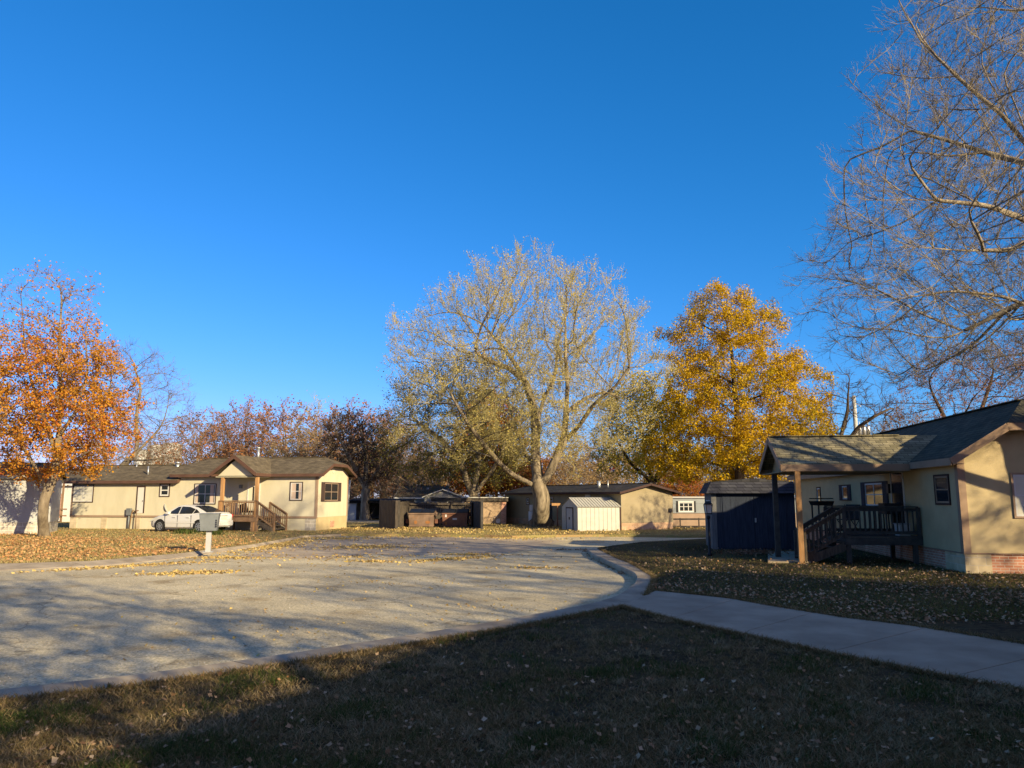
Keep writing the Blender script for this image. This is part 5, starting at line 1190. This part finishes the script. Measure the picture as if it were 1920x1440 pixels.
# bare arching tree behind the left home
Yb = 60; bb = (*AT(205, 990, Yb)[:2], LAWN); Pb = lambda px, py, d=0: pp(px, py, Yb + d, 0)
make_tree(bb, [[bb, Pb(208, 920), Pb(222, 880), Pb(255, 850), Pb(285, 820), Pb(305, 795)], [Pb(210, 910), Pb(195, 850), Pb(190, 780), Pb(210, 710)], [Pb(255, 850), Pb(255, 790, 1), Pb(265, 730, 1.5), Pb(250, 680, 1)], [Pb(240, 862), Pb(285, 862, -1.5), Pb(330, 850, -2)]],
    prof([(870, 190, 350), (830, 160, 358), (780, 150, 365), (740, 150, 362), (700, 155, 345), (670, 165, 320), (640, 180, 280)], Yb), 1300, 'bare dark arching tree rising behind the left part of the cream home', 12, step=.42, di=5, dk=.6, rtip=.009, rbase=.3, rmin=.018,
    iters=70, up=.02, jit=.2, shell=.6, ntw=3, twl=.9, twr=.008, twup=.05, side=2, twcap=7000, bark=M_barkg, twigm=M_twigg, flare=.3)
# three-forked olive tree left of the maple
Y5 = 60; b5 = (*AT(886, 985, Y5)[:2], LAWN); P5 = lambda px, py, d=0: pp(px, py, Y5 + d, 0)
make_tree(b5, [[b5, P5(886, 945), P5(888, 930)], [P5(887, 935), P5(876, 905, -.5), P5(868, 880, -.5), P5(850, 850, -1), P5(815, 815, -1.5), P5(780, 790, -2)], [P5(888, 930), P5(893, 895, 1), P5(898, 850, 1), P5(880, 790, 1.5), P5(870, 740, 2)], [P5(890, 930), P5(905, 905, 0), P5(925, 880, 0), P5(945, 840, 0), P5(955, 790, 0)]],
    prof([(905, 770, 985), (870, 725, 1000), (820, 705, 1010), (770, 712, 1005), (730, 730, 985), (700, 760, 960), (675, 800, 930)], Y5), 1900, 'darker olive-leaved tree with a three-way fork left of the huge maple', 13, step=.42, di=4, dk=.6, rtip=.010, rbase=.42, rmin=.022,
    iters=80, up=.08, jit=.25, shell=.6, ntw=3, twl=.8, twr=.0085, twup=.2, twcap=13000, nleaf=24000, leafs=.13, bark=M_barkg, twigm=M_twigd, leafm=L_green, leafjit=.18, flare=.2)
# red-orange tree behind it
Yr = 74; br_ = (*AT(905, 985, Yr)[:2], LAWN); Pr = lambda px, py, d=0: pp(px, py, Yr + d, 0)
make_tree(br_, [[br_, Pr(906, 900), Pr(908, 830), Pr(908, 760)]], prof([(925, 855, 985), (890, 835, 1000), (850, 842, 990), (800, 855, 975), (760, 872, 950), (730, 890, 925)], Yr), 1000, 'red and orange tree glowing between the trunks of the huge maple and its neighbour', 14, step=.5, di=4, dk=.7, rtip=.012, rbase=.3, rmin=.03,
    iters=60, up=.1, shell=.55, ntw=3, twl=.7, twr=.01, twcap=5000, nleaf=21000, leafs=.24, bark=M_barkd, twigm=M_twigd, leafm=L_redd, leafjit=.25)
# yellow tree behind the low tan home
Y6 = 64; b6 = (*AT(1228, 990, Y6)[:2], LAWN); P6 = lambda px, py, d=0: pp(px, py, Y6 + d, 0)
make_tree(b6, [[b6, P6(1228, 930), P6(1226, 905)], [P6(1224, 908), P6(1205, 888), P6(1185, 872, -1), P6(1168, 845, -2), P6(1140, 800, -2.5)], [P6(1226, 905), P6(1240, 870), P6(1248, 830, 1), P6(1240, 780, 1)], [P6(1228, 910), P6(1212, 870, 1), P6(1205, 820, 2), P6(1190, 760, 2)], [P6(1230, 905), P6(1262, 870, -1), P6(1280, 840, -1.5)]],
    prof([(900, 1150, 1290), (870, 1130, 1310), (830, 1112, 1312), (780, 1115, 1300), (740, 1140, 1280), (700, 1170, 1250)], Y6), 1500, 'airy yellow-leaved tree leaning left behind the low tan home', 15, step=.45, di=4, dk=.62, rtip=.010, rbase=.36, rmin=.022,
    iters=70, up=.06, shell=.6, clumps=110, csize=1.2, ntw=3, twl=.7, twr=.009, twcap=8000, nleaf=17000, leafs=.17, bark=M_barkd, twigm=M_twigg, leafm=L_yel, leafjit=.18)
# dark crab-apple like tree with pale forked trunk
Yd = 66; bd = (*AT(684, 985, Yd)[:2], LAWN); Pd = lambda px, py, d=0: pp(px, py, Yd + d, 0)
make_tree(bd, [[bd, Pd(684, 935), Pd(686, 915)], [Pd(685, 918), Pd(672, 890), Pd(650, 850, -1), Pd(630, 810, -1)], [Pd(686, 915), Pd(700, 893), Pd(715, 870, -1), Pd(735, 850, -1)], [Pd(686, 912), Pd(686, 870, 1), Pd(680, 820, 1), Pd(670, 790, 1)]],
    prof([(905, 640, 735), (885, 612, 752), (850, 600, 748), (820, 598, 730), (795, 605, 700), (775, 620, 680)], Yd), 1300, 'dark twisted small-leaved tree with a pale forked trunk right of the cream home', 16, step=.34, di=3, dk=.5, rtip=.014, rbase=.36, rmin=.03,
    iters=70, up=.02, jit=.4, shell=.55, ntw=3, twl=.6, twr=.016, twcap=7000, nleaf=5000, leafs=.15, bark=M_barkl, twigm=M_twigd, leafm=L_dark, leafjit=.15)
# bare tree by the utility pole
Y8 = 56; b8 = (*AT(1590, 985, Y8)[:2], LAWN); P8 = lambda px, py, d=0: pp(px, py, Y8 + d, 0)
make_tree(b8, [[b8, P8(1588, 900), P8(1580, 840), P8(1565, 800)], [P8(1580, 840), P8(1610, 800), P8(1640, 780, -1), P8(1670, 765, -1)], [P8(1575, 825), P8(1590, 770, 1), P8(1592, 720, 1)]],
    prof([(860, 1535, 1660), (820, 1528, 1690), (780, 1520, 1695), (740, 1522, 1670), (710, 1535, 1630), (690, 1550, 1600)], Y8), 750, 'bare knobbly tree behind the utility pole', 17, step=.4, di=4, dk=.7, rtip=.016, rbase=.34, rmin=.022,
    iters=60, up=.0, jit=.5, shell=.6, ntw=2, twl=.8, twr=.012, twcap=3500, bark=M_barkd, twigm=M_twigd)
# reddish bare trees behind the right home
Y9 = 46; b9 = (*AT(1800, 985, Y9)[:2], LAWN); P9 = lambda px, py, d=0: pp(px, py, Y9 + d, 0)
t9 = make_tree(b9, [[b9, P9(1800, 900), P9(1802, 840), P9(1805, 780)], [P9(1800, 850), P9(1770, 780, 1), P9(1745, 730, 1)], [P9(1802, 840), P9(1840, 770, 1), P9(1860, 710, 1)]],
    prof([(850, 1700, 1910), (800, 1680, 1935), (760, 1672, 1945), (710, 1680, 1940), (670, 1710, 1920), (645, 1770, 1890)], Y9), 1700, 'reddish-brown thinly leaved tree rising behind the ridge of the right home', 18, step=.36, di=4, dk=.55, rtip=.009, rbase=.3, rmin=.016,
    iters=70, up=.05, jit=.3, shell=.6, ntw=3, twl=.6, twr=.0075, twcap=9000, nleaf=6500, leafs=.10, bark=M_barkd, twigm=M_twigr, leafm=L_bud, leafjit=.1)
c9 = copy_tree(t9); c9.location = (24.6, 31.0, LAWN); c9.scale = (.85, .85, .85); c9.rotation_euler = (0, 0, 1.9); c9['label'] = 'second reddish-brown tree, partly cut off by the right edge behind the tan roof'

# ------------------------------------------------------------------ the far tree line: four kinds, each tree its own
def variant(seed, natt, leaf, twig, bark_, nleaf, leafs, h=12.0, w=4.6, z0=2.2, low=.55, ntw=3, label='', **k):
    return make_tree((0, 0, 0), [[(0, 0, 0), (.1, 0, 2), (0, .2, 4.5)]], [(z0, w * low, 0, 0), (z0 + 1.5, w * .85, 0, 0), (h * .5, w, 0, 0), (h * .75, w * .8, 0, 0), (h * .92, w * .45, 0, 0), (h, w * .15, 0, 0)], natt, label, seed,
        step=.5, di=4.5, dk=.75, rtip=.014, rbase=.28, rmin=.03, iters=60, up=.08, jit=.3, shell=.6, ntw=ntw, twl=.9, twr=.014, twup=.25, twcap=5500, nleaf=nleaf, leafs=leafs, bark=bark_, twigm=twig, leafm=leaf, leafjit=.2, **k)
VAR = {}
def place(kind, px, top, Y, label, wx=1.0, rot=None):
    h = EYE + (932 - top) / F * Y; x = (px - 960) / F * Y * .99
    if kind not in VAR:
        VAR[kind] = {'rust': lambda: variant(21, 800, L_rust, M_twigr, M_barkg, 4500, .2), 'bare': lambda: variant(22, 800, L_bud, M_twigg, M_barkg, 1500, .2), 'tan': lambda: variant(23, 800, L_tan, M_twigg, M_barkg, 4500, .2),
                     'pale': lambda: variant(24, 700, L_pale, M_twigl, M_barkl, 900, .18, w=3.2), 'scrub': lambda: variant(25, 900, L_tan, M_twigg, M_barkd, 11000, .3, h=12, w=7.5, z0=.6, low=.9), 'orange': lambda: variant(26, 700, L_redd, M_twigd, M_barkd, 9000, .26)}[kind]()
        o = VAR[kind]
    else: o = copy_tree(VAR[kind])
    s = h / 12.0; o.location = (x, Y, 0); o.scale = (s * wx, s * wx, s); o.rotation_euler = (0, 0, random.uniform(0, 6.28) if rot is None else rot)
    tag(o, label, 'tree', 'trees of the far tree line'); return o
for a in [
    ('rust', 372, 768, 84, 'rust-leaved tree at the left start of the far tree line'), ('rust', 455, 748, 88, 'tall rust-tinged tree above the left eave of the gabled porch', 1.0),
    ('bare', 412, 775, 98, 'bare brown tree between the two rust-leaved trees on the left'), ('rust', 530, 752, 82, 'rust-leaved tree directly above the gabled porch ridge'), ('pale', 590, 745, 96, 'pale whitish bare tree above the chimney pipe of the cream home'),
    ('tan', 560, 800, 74, 'tan-brown tree low behind the roof of the cream home'), ('rust', 655, 752, 92, 'reddish tree behind the dark twisted tree'), ('bare', 620, 790, 80, 'bare tree left of the dark twisted tree'),
    ('bare', 270, 815, 95, 'low bare tree in front of the grain silo'), ('tan', 190, 860, 90, 'low brown tree behind the left eave of the cream home'), ('tan', 745, 790, 84, 'tan tree just right of the dark twisted tree'), ('bare', 770, 830, 76, 'bare tree above the fence enclosure, left'),
    ('scrub', 700, 850, 104, 'broad scrubby tree far behind the pale forked trunk'), ('tan', 820, 820, 92, 'tan tree above the blue-grey house'), ('rust', 720, 770, 100, 'rust-coloured tree behind the open garage'),
    ('scrub', 800, 860, 108, 'broad scrubby tree far behind the blue-grey roof'), ('orange', 1010, 855, 96, 'orange-red tree low behind the huge maple trunk'), ('scrub', 1080, 835, 104, 'broad tan scrub tree above the near-black roof, left'),
    ('tan', 1130, 812, 90, 'tan tree above the near-black roof beside the pinwheel'), ('scrub', 1190, 838, 110, 'broad scrub tree far behind the yellow tree'), ('tan', 1060, 850, 86, 'smaller tan tree just right of the huge trunk'),
    ('orange', 1275, 868, 92, 'small orange tree behind the right end of the low tan home'), ('bare', 1290, 845, 98, 'bare tree behind the grey-white trailer'), ('scrub', 1310, 880, 116, 'broad scrub tree far behind the grey-white trailer'),
    ('scrub', 1430, 860, 112, 'broad scrub tree hidden behind the golden oak'), ('tan', 1500, 840, 100, 'tan tree behind the right side of the golden oak'), ('bare', 1700, 760, 80, 'bare tree right of the utility pole'),
    ('scrub', 930, 850, 112, 'broad scrub tree behind the red-orange tree'), ('scrub', 620, 850, 112, 'broad scrub tree far behind the cream home'), ('scrub', 430, 840, 112, 'broad scrub tree far behind the gabled porch'), ('scrub', 140, 880, 104, 'broad scrub tree far behind the orange maple'),
    ('bare', 40, 850, 92, 'bare tree behind the pale grey home')]:
    place(*a[:5], wx=a[5] if len(a) > 5 else 1.25)

# shade trees behind the camera whose branches streak the road
shade = make_tree((9.0, -8.0, 0), [[(9, -8, 0), (9.1, -8, 2), (9, -7.9, 3.4)], [(9, -7.9, 3.2), (6.5, -7, 5.2), (3.5, -6.5, 6.6)], [(9, -7.9, 3.3), (10.5, -6, 6), (11.5, -4.5, 8.5)], [(9, -8, 3.4), (8.6, -9.5, 6), (7.5, -11, 9)], [(9, -8, 3.4), (8, -7, 7), (7.5, -6.5, 10)]],
    [(3.6, 3.5, 9, -8), (5, 6, 9, -8), (8, 7, 9, -8), (11, 5, 9, -8), (13, 2, 9, -8)], 620, 'spreading bare shade tree behind the camera, outside the picture', 31, step=.5, di=5, dk=.8, rtip=.014, rbase=.48, rmin=.03, iters=60, up=.04, shell=.6,
    ntw=2, twl=.9, twr=.014, twcap=2600, nleaf=6500, leafs=.16, leafm=L_tan, leafjit=.25, clust=.5, bark=M_barkg, twigm=M_twigg, group='shade trees behind the camera')
for i_, (x, y, r, s) in enumerate(((3.8, -4.6, 2.0, .95), (-6.5, -12.0, 4.0, 1.1), (27.0, 1.0, 1.0, 1.0), (25.5, -9.0, 5.2, 1.2), (-1.5, -5.5, 3.1, 1.0))):
    c = copy_tree(shade); c.location = (x, y, 0); c.rotation_euler = (0, 0, r); c.scale = (s, s, s); c['label'] = 'bare shade tree outside the picture, ' + ('closest behind the camera', 'far left behind the camera', 'behind the home beside the camera', 'furthest right, beyond the home beside the camera', 'just left behind the camera')[i_]

# ------------------------------------------------------------------ grass, leaf litter
def inpoly(x, y, poly):
    P = np.array(poly); c = np.zeros(len(x), bool); j = len(P) - 1
    for i in range(len(P)):
        cond = ((P[i, 1] > y) != (P[j, 1] > y)) & (x < (P[j, 0] - P[i, 0]) * (y - P[i, 1]) / (P[j, 1] - P[i, 1] + 1e-12) + P[i, 0]); c ^= cond; j = i
    return c
def vnoise(x, y, s, seed=0):
    rg = np.random.default_rng(seed); v = np.zeros_like(x)
    for k in range(7):
        a = rg.uniform(0, 6.28); f = s * rg.uniform(.6, 1.9); v += np.sin((x * math.cos(a) + y * math.sin(a)) * f + rg.uniform(0, 6.28) + 1.3 * np.sin((x * math.sin(a) - y * math.cos(a)) * f * .7))
    return v / 3.2
def view_scatter(n, ylo, yhi, poly, z, rg, p=1.0):
    """points on the visible lawn, denser towards the camera"""
    Y = (ylo ** -p + rg.random(n) * (yhi ** -p - ylo ** -p)) ** (-1 / p); X_ = rg.uniform(-.70, .70, n) * Y; m = inpoly(X_, Y, poly)
    return X_[m], Y[m]
def blades(name, X_, Y_, z, hlen, lean, wid, mat, seed, curl=.6):
    rg = np.random.default_rng(seed); n = len(X_); a = rg.uniform(0, 6.28, n); L = hlen * rg.uniform(.5, 1.3, n); ln = np.clip(rg.normal(lean, .25, n), .02, 1.45)
    d = np.stack([np.cos(a) * np.sin(ln), np.sin(a) * np.sin(ln), np.cos(ln)], 1); ln2 = np.minimum(ln + curl, 1.6); a2 = a + rg.normal(0, .5, n)
    d2 = np.stack([np.cos(a2) * np.sin(ln2), np.sin(a2) * np.sin(ln2), np.cos(ln2)], 1); s = rg.uniform(0, 6.28, n); W = (wid * rg.uniform(.6, 1.3, n) / 2)[:, None] * np.stack([np.cos(s), np.sin(s), np.zeros(n)], 1)
    P0 = np.stack([X_, Y_, np.full(n, z) + (rg.random(n) * .02 if lean > .8 else 0)], 1); P1 = P0 + d * (L * .55)[:, None]; P2 = P1 + d2 * (L * .45)[:, None]
    V = np.stack([P0 - W, P0 + W, P1 + W * .8, P1 - W * .8, P2 + W * .15, P2 - W * .15], 1).reshape(-1, 3); o = np.arange(n)[:, None] * 6
    Q_ = np.concatenate([o + np.array([[0, 1, 2, 3]]), o + np.array([[3, 2, 4, 5]])], 0)
    ob = npmesh(name, V, [Q_], mat); ob['kind'] = 'stuff'; return ob
G_dry = leafmat('dry_grass', [(.16, .10, .05), (.28, .19, .09), (.38, .28, .15), (.20, .13, .06), (.10, .10, .03), (.30, .21, .11), (.12, .07, .04)], trans=.2, clump=.35, cscale=1.2)
G_grn = leafmat('green_grass', [(.035, .065, .018), (.06, .10, .025), (.10, .13, .035), (.16, .14, .06), (.04, .07, .02)], trans=.3)
G_str = leafmat('straw_grass', [(.24, .22, .07), (.46, .36, .16), (.34, .28, .10), (.56, .43, .21), (.20, .20, .06)], trans=.3, clump=.6, cscale=.4)
G_mix = leafmat('mixed_grass', [(.08, .10, .025), (.20, .16, .06), (.12, .135, .035), (.28, .21, .09), (.06, .085, .025)], trans=.3, clump=.6, cscale=.5)
rg = np.random.default_rng(5)
def tufts(x, y, n, sd):
    i = rg.integers(0, len(x), n); return x[i] + rg.normal(0, sd, n), y[i] + rg.normal(0, sd, n)
x, y = view_scatter(26000, 4.6, 14.5, near_lawn, LAWN, rg, 1.3); x, y = tufts(x, y, 330000, .035); q_ = inpoly(x, y, near_lawn); x, y = x[q_], y[q_]; dn = vnoise(x, y, 2.2, 1) ; k = rg.random(len(x)) < np.clip(.8 + .5 * dn, .2, 1)
blades('dry_grass', x[k], y[k], LAWN, .075, .95, .0055, G_dry, 1)['label'] = 'dead straw-coloured grass of the near lawn'
x, y = view_scatter(20000, 4.6, 16, near_lawn, LAWN, rg, 1.3); x, y = tufts(x, y, 260000, .03); q_ = inpoly(x, y, near_lawn); x, y = x[q_], y[q_]; dn = vnoise(x, y, 2.6, 9) + .5 * vnoise(x, y, 6, 3); k = rg.random(len(x)) < np.clip((dn - .1) * .7, .0, .75)
blades('green_grass', x[k], y[k], LAWN, .095, .5, .006, G_grn, 2)['label'] = 'green tufts in the near lawn'
x, y = view_scatter(150000, 12.5, 40, lawnB, LAWN, rg, 1.0)
blades('lawn_grass', x, y, LAWN, .07, .75, .011, G_mix, 3)['label'] = 'short thin grass of the right lawn'
x, y = view_scatter(210000, 22, 62, lawnA, LAWN, rg, 1.0); 
blades('lawn_grass', x, y, LAWN, .08, .7, .018, G_str, 4)['label'] = 'short grass of the far lawns'
def along(P, n, sd):
    P = np.array(resample(P, 300)); i = rg.uniform(0, 298, n).astype(int); t = rg.random(n)[:, None]; q = P[i] * (1 - t) + P[i + 1] * t + rg.normal(0, sd, (n, 2)); return q[:, 0], q[:, 1]
ex, ey = along(K_out[:8], 16000, .035); fx, fy = along(walk_bot, 16000, .03); gx, gy = along(walk_top, 12000, .03); jx, jy = along(K_out[9:], 9000, .03)
blades('dry_grass', np.r_[ex, fx, gx, jx], np.r_[ey, fy, gy, jy], LAWN, .10, .8, .007, G_dry, 6)['label'] = 'ragged dry grass hanging over the kerb and path edges'
L_litter = leafmat('fallen_leaf', [(.16, .09, .05), (.34, .21, .12), (.46, .31, .18), (.28, .15, .07), (.55, .42, .28)], trans=.1)
L_litb = leafmat('fallen_leaf_dark', [(.12, .06, .035), (.24, .12, .07), (.34, .20, .12), (.16, .08, .05)], trans=.1)
L_litO = leafmat('fallen_orange_leaf', [(.36, .15, .06), (.48, .25, .10), (.52, .33, .15), (.36, .17, .08), (.56, .40, .20)], trans=.1, clump=.3, cscale=.6)
L_litY = leafmat('fallen_yellow_leaf', [(.50, .37, .11), (.58, .44, .16), (.36, .24, .09), (.52, .38, .18), (.30, .20, .10)], trans=.1)
def litter(name, x, y, z, size, mat, seed, label, lift=.025):
    rg = np.random.default_rng(seed); C = np.stack([x, y, z + rg.random(len(x)) * lift + .006], 1); n = len(C)
    N = nrmz(rg.normal(0, .45, (n, 3)) + np.array([0, 0, 1])); a = nrmz(np.cross(N, nrmz(rg.normal(0, 1, (n, 3))))); b_ = np.cross(N, a); s = (size * rg.uniform(.5, 1.3, n) / 2)[:, None]
    pts = []
    for t, r in ((0, 1), (.9, .55), (1.7, .85), (2.6, .5), (3.14, .75), (3.8, .5), (4.6, .85), (5.4, .55)):
        pts.append(C + a * s * r * math.cos(t) + b_ * s * r * math.sin(t) + N * s * (.35 * r * r * rg.uniform(-.2, 1, n)[:, None]))
    V = np.stack(pts, 1).reshape(-1, 3); ob = npmesh(name, V, [np.arange(n * 8).reshape(-1, 8)], mat); ob['kind'] = 'stuff'; ob['label'] = label; return ob
x, y = view_scatter(2600, 4.6, 15, near_lawn, LAWN, rg, 1.2); litter('fallen_leaves', x, y, LAWN + .025, .055, L_litter, 1, 'scattered tan leaves on the near lawn', .04)
G_pale = leafmat('pale_straw', [(.30, .23, .12), (.40, .31, .18), (.24, .18, .10)], trans=.2)
x, y = view_scatter(1500, 4.6, 14, near_lawn, LAWN, rg, 1.2); k = vnoise(x, y, 1.6, 21) > -.1; x, y = tufts(x[k], y[k], 22000, .05); q_ = inpoly(x, y, near_lawn)
blades('dry_grass', x[q_], y[q_], LAWN, .09, .85, .006, G_pale, 8)['label'] = 'paler straw clumps standing up from the near lawn'
x, y = view_scatter(16000, 9, 15.5, near_lawn, LAWN, rg, 1.0); k = (vnoise(x, y, 1.5, 4) + (y - 11.5 - x * .3) * .35) > .9; litter('fallen_leaves', x[k], y[k], LAWN, .06, L_litb, 2, 'brown leaves gathered near the path corner')
x, y = view_scatter(34000, 12, 34, lawnB, LAWN, rg, 1.0); k = rg.random(len(x)) < np.clip(.6 + .4 * vnoise(x, y, .9, 7) - np.clip((y - 21) / 12, 0, .8), .04, 1); litter('fallen_leaves', x[k], y[k], LAWN + .03, .07, L_litter, 3, 'tan leaves covering the right lawn')
x, y = view_scatter(95000, 23, 47, lawnA, LAWN, rg, 1.0); k = (x < -8.5) & (rg.random(len(x)) < np.clip(.75 + .45 * vnoise(x, y, .5, 8) - np.clip((y - 37) / 7, 0, .9) - np.clip((x + 20) / 16, 0, .55), .08, 1)); litter('fallen_leaves', x[k], y[k], LAWN + .04, .095, L_litO, 4, 'orange-brown leaves around the orange maple')
x, y = view_scatter(50000, 40, 58, lawnA, LAWN, rg, 1.0); k = (x > -10.5) & (x < 13) & (rg.random(len(x)) < np.clip(.30 + .25 * vnoise(x, y, .6, 12), .03, .6)); litter('fallen_leaves', x[k], y[k], LAWN + .04, .115, L_litY, 5, 'yellow leaves around the huge maple and enclosure')
def px_litter(regs, z, size, mat, seed, label):
    rg = np.random.default_rng(seed); X_ = []; Y_ = []
    for cx, cy, rx_, ry_, tilt, n in regs:
        a = rg.uniform(0, 6.28, n); q = np.abs(rg.normal(0, .5, n)); u = q * np.cos(a) * rx_; v = q * np.sin(a) * ry_ + u * tilt
        for i in range(n):
            g = G(cx + u[i], cy + v[i], z); X_.append(g[0]); Y_.append(g[1])
    return litter('fallen_leaves', np.array(X_), np.array(Y_), z, size, mat, seed, label, .012)
px_litter([(350, 1075, 120, 4, -.03, 700), (520, 1022, 110, 11, -.13, 2600), (560, 1010, 90, 6, -.1, 1200), (430, 1046, 120, 3, 0, 500), (240, 1062, 240, 3.0, -.06, 900), (690, 1026, 130, 7, -.02, 1300), (850, 1048, 110, 3, -.06, 900), (700, 1053, 60, 3, 0, 260), (640, 1010, 150, 5, 0, 700),
           (880, 1040, 60, 3, 0, 300), (800, 1006, 260, 4, 0, 900), (960, 1008, 120, 7, .02, 1200), (650, 1045, 600, 22, 0, 700), (1000, 1065, 110, 3, 0, 150)], .0, .105, L_litY, 6, 'yellow leaves drifted across the road')
px_litter([(700, 1090, 600, 50, 0, 260), (900, 1140, 450, 60, 0, 120), (500, 1180, 500, 80, 0, 120)], .0, .065, L_litY, 16, 'single yellow leaves lying on the near road')
px_litter([(1140, 1058, 40, 7, .45, 700), (1172, 1072, 12, 5, 0, 220), (1098, 1033, 14, 4, .2, 150), (1050, 1031, 40, 1.5, 0, 60)], .0, .10, L_litter, 7, 'brown leaves heaped against the kerb bend')
px_litter([(1420, 1036, 70, 6, 0, 900)], LAWN + .05, .10, L_litb, 8, 'dark leaves piled at the foot of the dark shed')
x, y = view_scatter(26000, 7, 26, K_in + road_near + list(reversed(far_edge)) + list(reversed(KF_in)), 0, rg, 1.2); b = None
litter('gravel', x, y, -.004, .022, mk('pale_pebble', (.30, .28, .24), (.55, .52, .46), scale=40), 9, 'loose pale grit on the road', .004)
# weeds in front of the car
for i, (px, py, lab) in enumerate(((347, 1001, 'green weed tuft in front of the white car'), (402, 1003, 'green weed tuft right of the grey collection box post'))):
    g = G(px, py, LAWN); r2 = np.random.default_rng(i); ob = blades('weed_tuft', g[0] + r2.normal(0, .28, 260), g[1] + r2.normal(0, .2, 260), LAWN, .34, .45, .03, G_grn, 40 + i); del ob['kind']; tag(ob, lab, 'plant')
